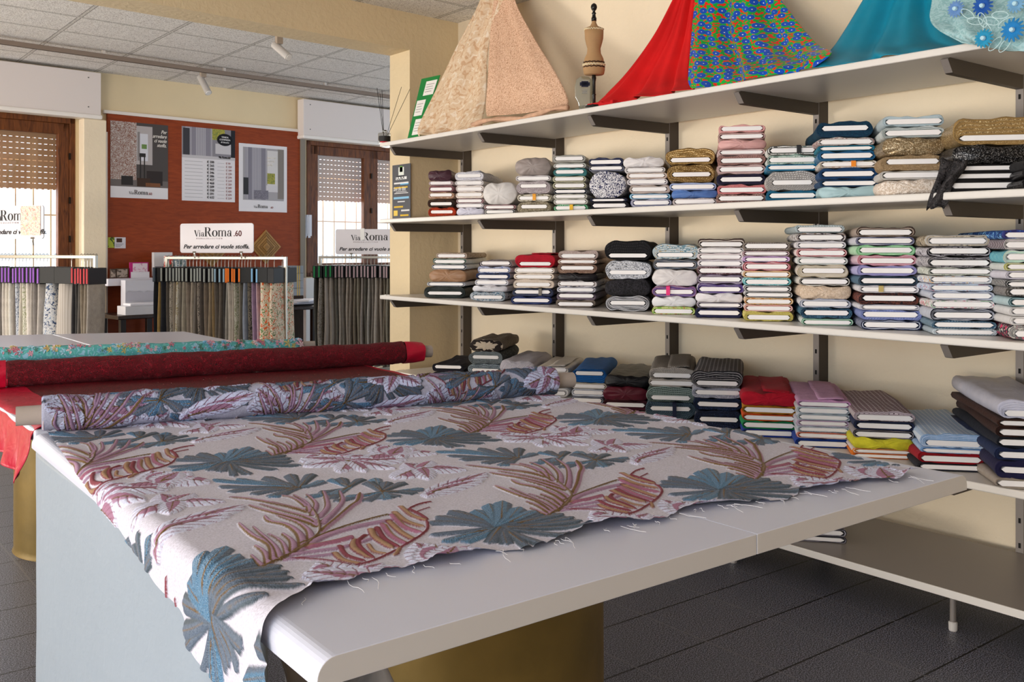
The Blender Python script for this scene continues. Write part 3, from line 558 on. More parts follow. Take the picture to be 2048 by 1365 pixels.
MD = [
 ((847, 933), (870, 935), 601, 'leftmost', [(576, 's#14211f', '#101a18', 'pT', 'black-green velvet'), (567, 'p#d9d9de', '#7c7f88', 'b', 'grey-white'), (541, 's#a07a5c', '#3a2420', 'c', 'crumpled brown satin'), (530, 'p#dfe2e6', '#262c3c', 'b', 'white navy-edged'), (518, 'p#dcdedd', '#2a5240', 'p', 'green-edged white'), (506, 'l#cdbfae/#8f7a62', '#b09c90', 'b', 'beige lace')]),
 ((940, 1013), (958, 1025), 604, 'second', [(585, 'f#dfe2e8/#3a6a8a/#22262e', '#5f7480', 'p', 'white blue-patterned'), (572, 's#d9d9e0', '#aaacb6', 'c', 'crumpled white'), (560, 'p#e6e5ea', '#b4b4bf', 'b', 'white'), (547, 'z#b8c0d0/#20222c', '#2b3a66', 'p', 'black-and-blue striped'), (534, 'f#e6e4ea/#3a54a0/#b0a8b8', '#8a96b8', 'p', 'white with blue motifs'), (521, 'p#d8d2d6', '#3a2c34', 'p', 'dark-edged white')]),
 ((1021, 1105), (1030, 1112), 611, 'third', [(595, 's#23346c', '#1b2858', 'p', 'royal navy'), (578, 's#27345a', '#1c2036', 'p', 'navy outlined', 'tag#6f6a62'), (560, 'l#e4d6c8/#f0e8de', '#cdb8a6', 'p', 'cream lace lower'), (548, 'l#e8dccf/#f3ece4', '#d8c6b4', 'b', 'cream lace'), (536, 'l#e9e1d8/#f3eee8', '#d6c8ba', 'b', 'ivory lace'), (509, 'p#b8142c', '#a80f24', 'pL', 'bright red', 'fold')]),
 ((1112, 1192), (1116, 1196), 615, 'fourth', [(600, 'p#8f8378', '#5f5248', 'p', 'taupe'), (585, 'p#8a7f8c', '#4c3a4c', 'p', 'plum-edged'), (574, 'p#dcdce4', '#9a98a4', 'b', 'white lower'), (562, 'f#e4e2e8/#4a5a80/#b8aeb6', '#a79a94', 'p', 'white patterned'), (547, 's#1e1a1e', '#1a161a', 'c', 'black'), (528, 'l#a58c7c/#6a5044', '#86695a', 'p', 'brown lace'), (519, 'l#dccac0/#b89c8c', '#bfa396', 'b', 'peach lace'), (502, 'l#ccbbb6/#9c8880', '#b6a39c', 'p', 'pinkish beige lace')]),
 ((1212, 1300), (1208, 1302), 623, 'fifth', [(592, 'z#26262c/#e0e0e4', '#26262c', 'pT', 'black and white satin'), (559, 'l#141316/#2c2a30', '#141316', 'c', 'rumpled black lace'), (522, 'l#1c1c22/#e8e8ec', '#b8bcc6', 'pT', 'black and white scalloped lace'), (482, 'k#17161a/#28262a', '#131215', 'pTL', 'thick black knit')]),
 ((1304, 1390), (1304, 1396), 631, 'sixth', [(615, 'f#e8e2c8/#e04080/#3aa05a', '#a8c43c', 'b', 'rainbow floral'), (595, 's#e6e6e8', '#b9bcc2', 'c', 'crumpled white'), (573, 'z#ece8ec/#3a4a9a', '#8a4c70', 'p', 'white pink-and-blue-edged', 'tag#e62c78'), (540, 's#ddd8d8', '#bdb6ae', 'c', 'large crumpled white'), (519, 'z#e8e4e0/#2a4a6a', '#5c5650', 'p', 'white with navy squares'), (489, 'f#dfe2e4/#5a8090/#caa05a', '#7f9aa6', 'pL', 'blue-grey print')]),
 ((1392, 1484), (1396, 1488), 637, 'seventh', [(617, 'p#2b2c4c', '#22244a', 'p', 'navy'), (606, 'p#d8d2da', '#3a2a44', 'b', 'dark plum-edged'), (588, 's#e6e2e6', '#a9a0a8', 'c', 'soft white'), (569, 'z#e0dce4/#4a3a8a', '#5a4278', 'p', 'violet-and-white striped'), (550, 'p#c8c0d0', '#4c3050', 'p', 'purple-edged'), (534, 'l#cfc0c4/#5c3a40', '#63424a', 'p', 'wine-edged lace'), (520, 'p#ebe8ec', '#b8aeb8', 'b', 'white lower'), (507, 'p#efe9ea', '#dcc9cc', 'b', 'rosy white'), (495, 'p#ece9ea', '#c9c2c4', 'b', 'white'), (478, 's#ddd2c8', '#4e3e38', 'pL', 'cream brown-trimmed')]),
 ((1490, 1586), (1486, 1578), 646, 'eighth', [(626, 'l#e4d88c/#c4b458', '#c8b860', 'pT', 'yellow lace'), (612, 'p#ece4e4', '#e08a74', 'b', 'coral-edged'), (598, 'f#ecdcc8/#e0a030/#c87050', '#c89850', 'b', 'orange and yellow'), (586, 'p#e6e4e4', '#2c2826', 'b', 'white black-edged'), (573, 'p#eceaec', '#4c4848', 'b', 'white'), (557, 'l#e6ecec/#3ca8b0', '#4ca8b0', 'b', 'turquoise-trimmed'), (543, 'p#ece6e0', '#d89c4c', 'b', 'white orange-edged'), (525, 'p#e8dadc', '#b8505c', 'p', 'red-outlined'), (513, 'p#e8dcec', '#a870b8', 'b', 'violet-edged'), (502, 'p#eae6e6', '#7c3c4c', 'b', 'white wine-edged'), (485, 'k#b5aca4/#6a6058', '#7c7068', 'b', 'fuzzy grey')]),
 ((1604, 1704), (1592, 1688), 654, 'ninth', [(640, 'p#dfe6e4', '#4c9a6c', 'b', 'green-edged white'), (618, 'l#1c3a54/#5a8aa4', '#1a3450', 'pT', 'dark blue lace'), (600, 's#e4e4ea', '#9aa0b4', 'p', 'white'), (574, 'l#dcc8b4/#cbb49c', '#d0baa6', 'c', 'beige crinkled covered'), (557, 'p#e0dcd4', '#2c2422', 'p', 'white black-and-gold-edged'), (531, 's#ded6ca', '#b8a88c', 'p', 'cream folded'), (515, 'p#e4e8e6', '#b9c0bc', 'b', 'pearl'), (498, 'p#eedcda', '#b8505a', 'b', 'rose-outlined'), (483, 'p#ebe9ec', '#bcb8c0', 'b', 'white upper'), (466, 'f#d8d4d4/#3c3440/#9a8a78', '#54484c', 'p', 'black and white print'), (450, 'k#ccd6d8/#8a9a9e', '#b0bcc0', 'b', 'pale blue-grey')]),
 ((1724, 1840), (1714, 1826), 660, 'tenth', [(640, 'z#24305c/#d8dce8', '#242c4c', 'p', 'navy chain-striped'), (620, 'k#9aa6d8/#7080b8', '#7c88c0', 'p', 'periwinkle'), (609, 'p#dcdce4', '#b2b2c2', 'b', 'lilac white'), (586, 'l#211c24/#8a4a3a', '#1c181e', 'pT', 'black multicoloured'), (571, 'p#e0dde2', '#bcb8be', 'b', 'white', 'tag#b8a468'), (552, 'z#5c7c94/#283848', '#22303c', 'b', 'steel blue striped'), (532, 'z#bcb8e0/#9490c4', '#9490c0', 'p', 'lavender striped'), (511, 's#dcbccc', '#b8606c', 'p', 'pink'), (491, 'p#b4dcb8', '#84c08c', 'p', 'mint green'), (474, 'z#e4e4ec/#5a5c80', '#6c6c84', 'b', 'white blue-spotted'), (455, 's#b8a698', '#4c3c34', 'p', 'brown-edged pale')]),
 ((1868, 1990), (1855, 1977), 669, 'eleventh', [(656, 'k#c4d0d8/#a0b0bc', '#c8d0d6', 'b', 'pale aqua-white'), (640, 'k#9ab0be/#3c6078', '#3a5c78', 'p', 'steel blue'), (616, 'p#c4c8d4', '#1e2030', 'p', 'grey black-edged'), (599, 'f#e6dcdc/#c4405c/#4a9a5c', '#d8d4d8', 'b', 'red floral'), (582, 's#cdd2de', '#a6acc0', 'p', 'silvery white'), (567, 'f#d0dcec/#8a9ac4/#b8606c', '#b0bcd0', 'b', 'pale blue'), (551, 'f#e6e8ea/#7080b8/#e0a040', '#c0c4cc', 'b', 'white spotted'), (535, 'f#d4d8ce/#9ca494/#b4b0a8', '#8c9088', 'p', 'grey-green folded'), (513, 'f#b8b4b8/#6a646c/#8c8890', '#18161a', 'p', 'grey marbled'), (493, 'f#c8c4cc/#4a4450/#8c8890', '#1c181c', 'p', 'grey brushstroke'), (470, 'f#a89a84/#3c3428/#c4b8a4', '#b8b4b0', 'b', 'brown-sided')]),
 ((2026, 2150), (2008, 2130), 682, 'rightmost', [(651, 'f#2c3038/#e0406c/#e6e0d4', '#b8b4b0', 'pT', 'multicoloured floral'), (633, 's#e2dfde', '#c8c4c2', 'b', 'plain white'), (614, 's#dedcdc', '#c6c2c2', 'b', 'white'), (595, 's#b4cdd2', '#3c5c64', 'b', 'aqua'), (575, 'k#a8a4a4/#54504c', '#4c4844', 'p', 'grey tweed'), (560, 'z#1c1a1c/#e8e8e8', '#1c1a1c', 'b', 'black white-dotted'), (542, 's#d8d4e0', '#a8a4b0', 'b', 'lavender white'), (526, 's#d8dcd8', '#a8a448', 'b', 'pale grey'), (500, 'z#2a90b8/#b8e8c8', '#c8ccc8', 'p', 'turquoise woven'), (478, 'z#4c3a44/#d8d0d4', '#b4b0ac', 'p', 'brown zigzag'), (460, 'f#1f4a8c/#8ac0e8/#16203c', '#40387c', 'b', 'dark blue floral')]),
]
for i, (pb, pt_, yb, nm, items) in enumerate(MD):
    stack(3, i, pb, pt_, yb, items, SHZ[2] + .0005, sname='%s ' % nm + Mi, grp='fabric bolts on the middle bolt shelf')
# lower shelf: wider bolts seen from above
LO = [
 ((864, 932), (864, 930), 757, 'leftmost', .55, [(745, 'p#23242e', '#181820', 'b', 'grey-black'), (729, 'k#23202e/#1b1926', '#14121c', 'pH', 'dark navy plain')]),
 ((934, 1008), (938, 1006), 771, 'second', .5, [(750, 'l#8a98a4/#c8d0d8', '#5c6870', 'p', 'blue-grey lace'), (729, 'l#6c7a84/#b8c4cc', '#4c5a64', 'pT', 'dusty blue lace'), (704, 'l#5c6468/#2a2c2e', '#8a9498', 'pT', 'grey and black lace'), (680, 'z#2a2220/#c8b8a4', '#2a2220', 'c', 'zebra brown and white')]),
 ((1002, 1074), (998, 1068), 784, 'third', .58, [(766, 'p#e2e2ea', '#b0b2c0', 'b', 'white lower'), (748, 'p#dfe0e8', '#2a3040', 'b', 'thin white'), (722, 'k#dcd8e4/#c4c0cc', '#e8e8f0', 'c', 'lilac-white boucle')]),
 ((1072, 1138), (1070, 1138), 797, 'fourth', .56, [(776, 'p#d8d6d6', '#a8a6a8', 'b', 'off-white'), (750, 's#c8c4be', '#a8a49c', 'b', 'pale lower'), (734, 's#dcd4cc', '#c8beb6', 'bH', 'sheer beige', 'fold')]),
 ((1142, 1208), (1142, 1216), 812, 'fifth', .6, [(797, 'p#dce0ea', '#1c2440', 'b', 'navy-edged white'), (781, 'p#e0e4ec', '#b0b4c4', 'b', 'white'), (768, 'p#dcdcdc', '#b8a890', 'b', 'cream'), (739, 'p#1c66b0', '#0f4880', 'pTH', 'deep blue velvet')]),
 ((1204, 1296), (1208, 1298), 828, 'sixth', .56, [(806, 'p#4c1626', '#3a101c', 'p', 'dark burgundy lower'), (776, 's#5c1828', '#5c1828', 'c', 'burgundy velvet'), (752, 's#17161a', '#121114', 'c', 'black shiny')]),
 ((1290, 1390), (1298, 1390), 845, 'seventh', .6, [(809, 'k#5c707c/#20303c', '#3c5060', 'pT', 'blue-grey', 'tag#141c38'), (777, 'k#34443f/#5c6c68', '#8fa09c', 'pTL', 'dark green-grey'), (760, 's#ccc8c4', '#a89c90', 'p', 'crumpled ivory'), (736, 'k#a09890/#7c746c', '#b4aca4', 'pTL', 'grey knit', 'fold')]),
 ((1390, 1486), (1384, 1486), 868, 'eighth', .6, [(829, 'g#121c34/#3c4c78', '#0e1830', 'pT', 'navy sequin lower'), (803, 'g#10203c/#3c5490', '#0c1830', 'pT', 'dark blue sequin'), (780, 'l#c8c8d4/#8a8c9c', '#a8aab8', 'p', 'scalloped white lace'), (742, 'x#2c2a30/#8a8688', '#17161c', 'pTL', 'thick black and grey check')]),
 ((1484, 1590), (1484, 1594), 892, 'ninth', .58, [(873, 'p#1c3c9c', '#16307c', 'b', 'royal blue'), (854, 'p#0f8c54', '#0c7040', 'p', 'emerald green'), (837, 'p#d85818', '#c04810', 'p', 'orange'), (817, 'p#c8861c', '#a86c10', 'p', 'amber'), (786, 'p#b80c28', '#a80a20', 'c', 'plain red', 'fold')]),
 ((1594, 1698), (1596, 1700), 908, 'tenth', .6, [(888, 'p#16409c', '#10307c', 'p', 'cobalt blue'), (874, 'p#d8dce4', '#d85c20', 'b', 'white orange-edged'), (861, 'k#ccd4e0/#b0b8c8', '#c4ccd8', 'b', 'pale grey'), (847, 's#d0d4e4', '#c8a0c0', 'b', 'white pink-labelled'), (832, 's#d4dce4', '#a8b4bc', 'b', 'white-grey lower'), (816, 's#d8dfe4', '#b4c0c8', 'b', 'white'), (801, 'p#d8a8cc', '#c890bc', 'pL', 'pink', 'fold')]),
 ((1706, 1822), (1712, 1828), 926, 'eleventh', .6, [(915, 'p#e07818', '#d86810', 'b', 'bright orange'), (905, 'p#e4d8dc', '#e8881c', 'b', 'pinkish white'), (882, 'p#dcd434', '#c8bc20', 'c', 'lemon yellow'), (864, 'p#a8a0a4', '#242028', 'b', 'taupe'), (845, 'p#202c54', '#181c30', 'b', 'navy'), (824, 'x#5c2c3c/#e0d4d8/#3c2430', '#b8a8b0', 'pL', 'burgundy and white plaid')]),
 ((1838, 1964), (1846, 1968), 960, 'twelfth', .62, [(941, 'p#1c1e2c', '#14161e', 'b', 'black'), (917, 'p#a80c24', '#900818', 'p', 'crimson'), (903, 'p#a8c4e8', '#6c98cc', 'b', 'light blue lower'), (869, 'x#a8c4e4/#dce8f8', '#7ca4d4', 'pTL', 'pale blue checked')]),
 ((1995, 2145), (2000, 2140), 985, 'rightmost', .68, [(964, 's#a89c90', '#8c8074', 'p', 'taupe'), (926, 'p#201c44', '#18163c', 'pT', 'dark indigo'), (900, 'p#1c2c54', '#141e40', 'p', 'navy'), (879, 'p#141828', '#0e1018', 'p', 'blue-black'), (857, 'p#3c2018', '#2c140e', 'p', 'dark brown lower'), (841, 'p#44261c', '#30180f', 'p', 'dark brown'), (803, 's#d4d4e4', '#c4c4d8', 'pTL', 'thick pale lilac-white')]),
]
for i, (pb, pt_, yb, nm, ll, items) in enumerate(LO):
    stack(4, i, pb, pt_, yb, items, SHZ[3] + .0005, D0=3.44 if i < 12 else 3.40, L_=ll - .02, sname='%s stack, lower bolt shelf' % nm, grp='folded bolts on the lower shelf')
stack(5, 0, (1568, 1690), (1600, 1690), 1088, [(1074, 'p#8a8490', '#1c1c24', 'p', 'black-edged white'), (1058, 'p#c0bcc8', '#2c2a34', 'p', 'grey'), (1042, 'p#4a2c28', '#2c1c1c', 'p', 'brown')], SHZ[4] + .0005, D0=3.46, L_=.4, sname='small pile on the lowest shelf', grp='bolts on the lowest shelf')
# black beaded lace hanging over the shelf edge
q = MB(); P = []
for k in range(14):
    t = k / 13; pl = onX(1882 - 26 * t + 6 * sin(t * 5), 318 + 100 * t, 3.345 - .01 * sin(t * 9)); pr_ = onX(1930 - 30 * t + 8 * sin(t * 7 + 1) - 18 * t * t, 322 + 92 * t, 3.37 - .02 * t)
    P.append([pl.lerp(pr_, u) + Vector((-.012 * sin(u * 9 + t * 4), 0, .006 * sin(u * 14 + t * 5))) for u in np.linspace(0, 1, 9)])
q.grid(P); o = q.build('lace_trim', mat('#141214', 'lace', '#3a3638', rough=.6), None, smooth=True, solid=.004); tag(o, 'black beaded lace end hanging down over the upper bolt shelf edge', 'lace')
# ------------------------------------------------------------ draped cloths on the top shelf
def drape(name, label, rows, m, folds=3, amp=.02, seed=0, nu=44, nv=60, uv=False, parent=None, thick=.003, bottom=.2):
    """rows: (list of photo points left to right, depth X) from top to bottom"""
    rnd = random.Random(seed); ph = [rnd.uniform(0, 6.28) for _ in range(6)]
    # the cloth is gathered and pinned to the wall above, just under the ceiling
    mid = sum(p[0] for p in rows[0][0]) / len(rows[0][0]); yt = rows[0][0][0][1]
    pin = onX(mid, HOR, 4.035); Dp = SA * pin.x + CA * pin.y; yp = HOR - (3.0 - H) * FPX / Dp
    if name == 'draped_fabric': rows = [([(mid + (p[0] - mid) * .22, min(yp, yt - 25)) for p in rows[0][0]], 4.035)] + rows
    R = []
    for pts, X in rows:
        Xs = X if isinstance(X, (list, tuple)) else [X] * len(pts)
        W = [onX(p[0], p[1], x) for p, x in zip(pts, Xs)]; row = []
        for k in range(nu):
            t = k / (nu - 1) * (len(W) - 1); i = min(int(t), len(W) - 2); row.append(W[i].lerp(W[i + 1], t - i))
        R.append(row)
    P = []; UVs = []
    for k in range(nv):
        t = k / (nv - 1) * (len(R) - 1); i = min(int(t), len(R) - 2); f = t - i; v = k / (nv - 1); row = []
        a, b, c, d = R[max(i - 1, 0)], R[i], R[i + 1], R[min(i + 2, len(R) - 1)]
        for j in range(nu):
            p = b[j] * 1.0
            if len(R) > 2: p = .5 * ((2 * b[j]) + (c[j] - a[j]) * f + (2 * a[j] - 5 * b[j] + 4 * c[j] - d[j]) * f * f + (-a[j] + 3 * b[j] - 3 * c[j] + d[j]) * f ** 3)
            else: p = b[j].lerp(c[j], f)
            u = j / (nu - 1)
            g = amp * (.35 + .65 * v) * (sin(folds * 6.28 * u + ph[0] + v * .8) + .5 * sin(folds * 2.3 * 6.28 * u + ph[1] - v * 2.2))
            lim = min(u, 1 - u) * 6
            g *= min(1, lim); bot = max(0, (v - 1 + bottom) / bottom)
            g += amp * .5 * bot * sin(19 * u + ph[2])
            row.append(p + Vector((g - .0, 0, bot * bot * amp * .1 * max(0, sin(23 * u + ph[3])))))
            UVs.append((row[-1].y * 1.1, row[-1].z * .8))
        P.append(row)
    q = MB(); q.grid(P); o = q.build(name, m, parent, smooth=True, solid=thick)
    if uv:
        UVs = []; vv = 0; cj = nu // 3
        for k, row in enumerate(P):
            if k: vv += (row[cj] - P[k - 1][cj]).length
            us = [0]
            for j in range(1, nu): us.append(us[-1] + (row[j] - row[j - 1]).length)
            UVs += [(a - us[cj], -vv) for a in us]
        ul = o.data.uv_layers.new(name='UVMap')
        for l in o.data.loops: ul.data[l.index].uv = UVs[l.vertex_index]
    if label: tag(o, label, 'draped fabric')
    return o
drape('draped_fabric', 'champagne satin fabric draped into a tall point at the left end of the top shelf',
      [([(966, -60), (985, -60), (1006, -60)], 3.85), ([(960, 0), (982, 0), (1010, 0)], 3.8), ([(915, 90), (950, 95), (978, 90)], 3.68), ([(872, 180), (925, 190), (972, 195)], 3.55), ([(838, 250), (890, 258), (965, 238)], 3.42), ([(834, 272), (890, 268), (962, 254)], 3.37)],
      mat('#dfc6a8', 'print', '#cda886', rough=.42, scale=.6, c3='#eadac6'), 1.6, .03, 3)
drape('draped_fabric', 'pinkish beige speckled fabric panel draped into a point beside the champagne satin',
      [([(1000, -60), (1012, -60), (1026, -60)], 3.83), ([(988, 0), (1005, 0), (1030, 0)], 3.79), ([(980, 75), (1020, 78), (1068, 75)], 3.68), ([(976, 150), (1030, 150), (1108, 140)], 3.55), ([(972, 212), (1050, 205), (1134, 192)], 3.47), ([(975, 233), (1050, 226), (1136, 213)], 3.42)],
      mat('#dcb598', 'print', '#ad7f62', rough=.85, scale=3.2, c3='#ecccb2'), 1.2, .008, 5)
q = MB()
for ofs, z in ((0, .012), (.02, .024)):
    q.tube([onX(945 + 190 * t, 250 - 33 * t - 4 * sin(t * 9), 3.375 + ofs) + Vector((0, .004 * sin(t * 25), 0)) for t in np.linspace(0, 1, 16)], [.012 + .005 * sin(k * 1.3 + ofs * 99) for k in range(16)], 8)
o = q.build('gathered_hem', mat('#d3a98c', 'cloth', rough=.85), None, smooth=True); tag(o, 'gathered hem of beige cloth lying along the front edge of the top shelf', 'draped fabric')
drape('draped_fabric', 'bright red fabric draped from high up onto the top shelf',
      [([(1375, -60), (1386, -60), (1396, -60)], 3.84), ([(1345, 0), (1368, 0), (1390, 0)], 3.8), ([(1308, 70), (1345, 75), (1384, 75)], 3.7), ([(1258, 140), (1310, 148), (1378, 145)], 3.58), ([(1213, 188), (1290, 186), (1384, 166)], 3.46), ([(1186, 211), (1280, 196), (1386, 179)], 3.385)],
      mat('#e0181a', 'plain', rough=.75), 2.6, .032, 8)
drape('draped_fabric', 'green fabric printed with blue flowers and red leaves, draped over the top shelf',
      [([(1390, -60), (1470, -60), (1515, -60)], 3.82), ([(1389, 0), (1480, 0), (1562, 0)], 3.8), ([(1384, 60), (1480, 62), (1600, 50)], 3.68), ([(1380, 110), (1500, 115), (1636, 90)], 3.55), ([(1377, 160), (1510, 145), (1664, 106)], 3.42), ([(1388, 180), (1510, 158), (1634, 134)], 3.385)],
      mat('#0f9a3c', 'flower', rough=.36, scale=.98), 2.2, .032, 12, nu=90, nv=90, uv=True)
drape('draped_fabric', 'plain turquoise blue fabric draped between the flowered cloth and pale lace',
      [([(1760, -60), (1830, -60), (1868, -60)], 3.84), ([(1726, 0), (1800, 0), (1868, 0)], 3.8), ([(1690, 60), (1780, 60), (1880, 48)], 3.68), ([(1662, 100), (1760, 95), (1910, 75)], 3.56), ([(1626, 130), (1760, 108), (1950, 84)], 3.43), ([(1624, 137), (1770, 117), (1960, 88)], 3.385)],
      mat('#0a8eae', 'plain', rough=.55), 1.9, .03, 17)
LACE = mat('#8fb9bd', 'lace', '#a9ccd0', rough=.7, scale=.5)
lo = drape('draped_fabric', 'pale aqua lace fabric with blue appliqué flowers hanging over the top shelf at right'.replace('é', 'e'),
      [([(1866, -60), (1990, -60), (2150, -60)], 3.5), ([(1864, 0), (1980, 0), (2150, 0)], 3.42), ([(1860, 38), (1970, 45), (2150, 50)], 3.36), ([(1880, 62), (1980, 80), (2150, 95)], 3.31), ([(1925, 86), (1990, 98), (2150, 112)], 3.325)],
      LACE, 1.6, .02, 21, bottom=.1)
rnd = random.Random(4)
for cx, cy, rr, cc in ((1912, 18, .03, '#6f98d0'), (1966, 12, .036, '#1c58b0'), (1968, 77, .032, '#2c9cc8'), (2026, 60, .04, '#2084c8'), (2032, 8, .03, '#7cb0d8')):
    c = onX(cx, cy, 3.27 if cy > 30 else 3.33); q = MB()
    for k in range(15):
        t = 2 * pi * k / 15; d = Vector((0, cos(t), sin(t))); e = Vector((0, -sin(t), cos(t)))
        q.grid([[c + d * .007 + e * .003, c + d * .007 - e * .003], [c + d * rr * .6 + e * .0055 + Vector((-.008, 0, 0)), c + d * rr * .6 - e * .0055 + Vector((-.008, 0, 0))], [c + d * rr + e * .002, c + d * rr - e * .002]])
    q.lathe([(.0, .0), (.008, .0), (.006, .004), (0, .005)], 12, 1, (0, 0, 0))
    n0 = len(q.v) - 48
    for i in range(n0, len(q.v)): x, y, z = q.v[i]; q.v[i] = (c.x - z * 2 - .006, c.y + y, c.z + x)
    q.build('applique_flower', [mat(cc, 'cloth', rough=.7), mat('#b8dcea', 'flat')], lo, solid=.002)
q = MB()
for cx, cy in ((1935, 28), (1950, 42), (1965, 40), (1982, 42), (2000, 30), (1975, 62), (2012, 45), (1990, 88), (2010, 90)):
    c = onX(cx, cy, 3.285); t0 = rnd.uniform(0, 3)
    q.tube([c + Vector((0, .028 * cos(t) * cos(t0) - .012 * sin(t) * sin(t0), .028 * cos(t) * sin(t0) + .012 * sin(t) * cos(t0))) for t in np.linspace(0, 6.28, 15)], .0013, 5, 0, False)
q.build('leaf_outline', mat('#c8e4e8', 'flat', rough=.6), lo)
# small things on the top shelf
Z1 = SHZ[0]
def at1(px, py): p = onZ(px, py, Z1); return Vector((max(p.x, 3.37), p.y, Z1))
p = at1(1174, 213); r = empty('dress_form', p, 'miniature brown dress form on a black stand on the top shelf', 'dress form', radians(-35))
q = MB(); q.lathe([(0, 0), (.045, 0), (.045, .008), (.012, .014), (.0085, .02), (.0085, .06), (.011, .064), (.008, .07), (.008, .13), (.012, .15), (.010, .155), (.010, .175)], 20); q.build('stand', mat('#17130f', 'flat', rough=.35), r, smooth=True)
KR = mat('#b08a60', 'plain', rough=.7)
P = []
for z, a, b, cy in ((.165, .046, .032, 0), (.17, .052, .036, 0), (.19, .056, .04, 0), (.215, .056, .04, 0), (.25, .048, .033, 0), (.275, .036, .028, 0), (.30, .034, .027, 0), (.325, .041, .031, .0), (.35, .047, .037, .004), (.37, .048, .04, .005), (.39, .049, .033, .002), (.405, .044, .026, 0), (.415, .02, .016, 0), (.43, .012, .012, 0), (.445, .011, .011, 0)):
    P.append([(a * cos(t), b * sin(t) - cy, z) for t in np.linspace(0, 2 * pi, 28, endpoint=False)])
q = MB(); q.grid(P, 0, True); q.face(range(28)[::-1]); q.build('torso', KR, r, smooth=True)
q = MB()
for z, a, b, rr in ((.205, .0535, .0405, .0035), (.228, .052, .039, .0035), (.398, .0475, .031, .003)):
    q.tube([(a * cos(t), b * sin(t), z + .002 * sin(t * 14)) for t in np.linspace(0, 2 * pi, 40)], rr, 6, 0, False)
q.build('dark_lace_band', mat('#2c1c14', 'lace', '#4a3020'), r)
q = MB()
for z, a, b, rr in ((.216, .0545, .0415, .005), (.398, .048, .032, .004)):
    q = MB(); q.tube([(a * cos(t), b * sin(t), z + .003 * sin(t * 22)) for t in np.linspace(0, 2 * pi, 50)], rr, 6, 0, False)
    q.build('cream_frill', mat('#e6d3ac', 'cloth'), r)
q = MB(); q.lathe([(.0125, .44), (.0135, .455), (.010, .462), (.008, .475), (.012, .48), (.008, .485), (.006, .492), (.013, .5), (.0165, .511), (.014, .523), (.006, .531), (0, .532)], 20); q.build('neck_finial', mat('#17130f', 'flat', rough=.3), r, smooth=True)
p = at1(1146, 215); r = empty('glass_award', p, 'clear glass award plaque with dark badge beside the dress form', 'award', radians(-36))
q = MB(); pr = [(-.028, .004), (.028, .004), (.034, .03), (.05, .06), (.053, .10), (.044, .145), (.02, .166), (-.02, .168), (-.044, .15), (-.052, .11), (-.05, .06), (-.034, .03)]
for y in (-.006, .006):
    for x, z in pr: q.v.append((x, y, z))
m = len(pr); q.face(range(m)); q.face(list(range(m, 2 * m))[::-1])
for a in range(m): b = (a + 1) % m; q.face((a, b, m + b, m + a))
q.build('glass_plate', mat('#f4fbf8', 'pane', spec=1.2, metal=.01), r, bevel=.002)
q = MB(); q.box((-.03, -.018, 0), (.03, .018, .014)); q.build('base', mat('#dfe6e6', 'glass', rough=.05), r, bevel=.002)
q = MB(); q.box((-.026, -.0085, .118), (.026, -.0065, .136)); q.box((-.018, -.0085, .112), (.018, -.0065, .142)); q.build('badge', mat('#20243a', 'flat', rough=.4), r)
for k, (ww, z) in enumerate(((.03, .095), (.024, .087), (.028, .079))):
    boxo('engraved_line', (-ww / 2, -.0075, z), (ww / 2, -.0065, z + .003), mat('#8f9496', 'flat'), r)
p = at1(788, 289); p.x = 3.40; r = empty('reed_diffuser', p, 'small dark reed diffuser with black sticks at the left end of the top shelf', 'reed diffuser')
q = MB(); q.lathe([(0, .001), (.041, .001), (.044, .006), (.044, .066), (.041, .072), (.018, .076), (.015, .082), (.015, .088)], 28); q.build('jar', mat('#e8e8e4', 'pane', spec=1.4, metal=.01), r, smooth=True)
q = MB(); q.lathe([(0, .004), (.0405, .004), (.0405, .05), (0, .05)], 28); q.build('perfume_oil', mat('#241b14', 'flat', rough=.15), r)
q = MB(); q.lathe([(.014, .082), (.016, .082), (.016, .092), (.006, .095)], 18); q.build('cap', mat('#8c8c8c', 'flat', metal=.8, rough=.25), r, smooth=True)
q = MB(); q.prism([(.0445 * cos(t), .0445 * sin(t)) for t in np.linspace(radians(180), radians(300), 12)] + [(.0435 * cos(t), .0435 * sin(t)) for t in np.linspace(radians(300), radians(180), 12)], .012, .05); q.build('dark_label', mat('#1e1c1c', 'flat', rough=.5), r)
q = MB(); q.prism([(.0448 * cos(t), .0448 * sin(t)) for t in np.linspace(radians(200), radians(280), 10)] + [(.0436 * cos(t), .0436 * sin(t)) for t in np.linspace(radians(280), radians(200), 10)], .004, .011); q.build('red_label', mat('#c4122c', 'flat'), r)
base = p + Vector((0, 0, .09))
for tx, ty in ((754, 176), (760, 188), (803, 174), (820, 178), (764, 180)):
    e = onX(tx, ty, 3.41) - p; q = MB(); q.tube([(.003 * (1 if tx > 780 else -1), 0, .02), e], .0016, 6); q.build('reed', mat('#15110f', 'flat'), r)
q = MB()
pts = [onX(x, y, X) for x, y, X in ((815, 277, 3.46), (840, 273, 3.46), (880, 150, 3.60), (843, 158, 3.60))]
c = sum(pts, Vector()) / 4; n = (pts[1] - pts[0]).cross(pts[3] - pts[0]).normalized()
if n.y > 0: n = -n
q.v = [tuple(v) for v in pts] + [tuple(v - n * .004) for v in pts]; q.face((0, 1, 2, 3)); q.face((7, 6, 5, 4))
for a in range(4): b = (a + 1) % 4; q.face((a, b, 4 + b, 4 + a))
gr = q.build('price_card_board', mat('#17803c', 'flat', rough=.5)); tag(gr, 'green leaning board with three white price cards on the top shelf', 'card board')
ux = (pts[1] - pts[0]).lerp(pts[2] - pts[3], .5); vy = (pts[3] - pts[0]).lerp(pts[2] - pts[1], .5)
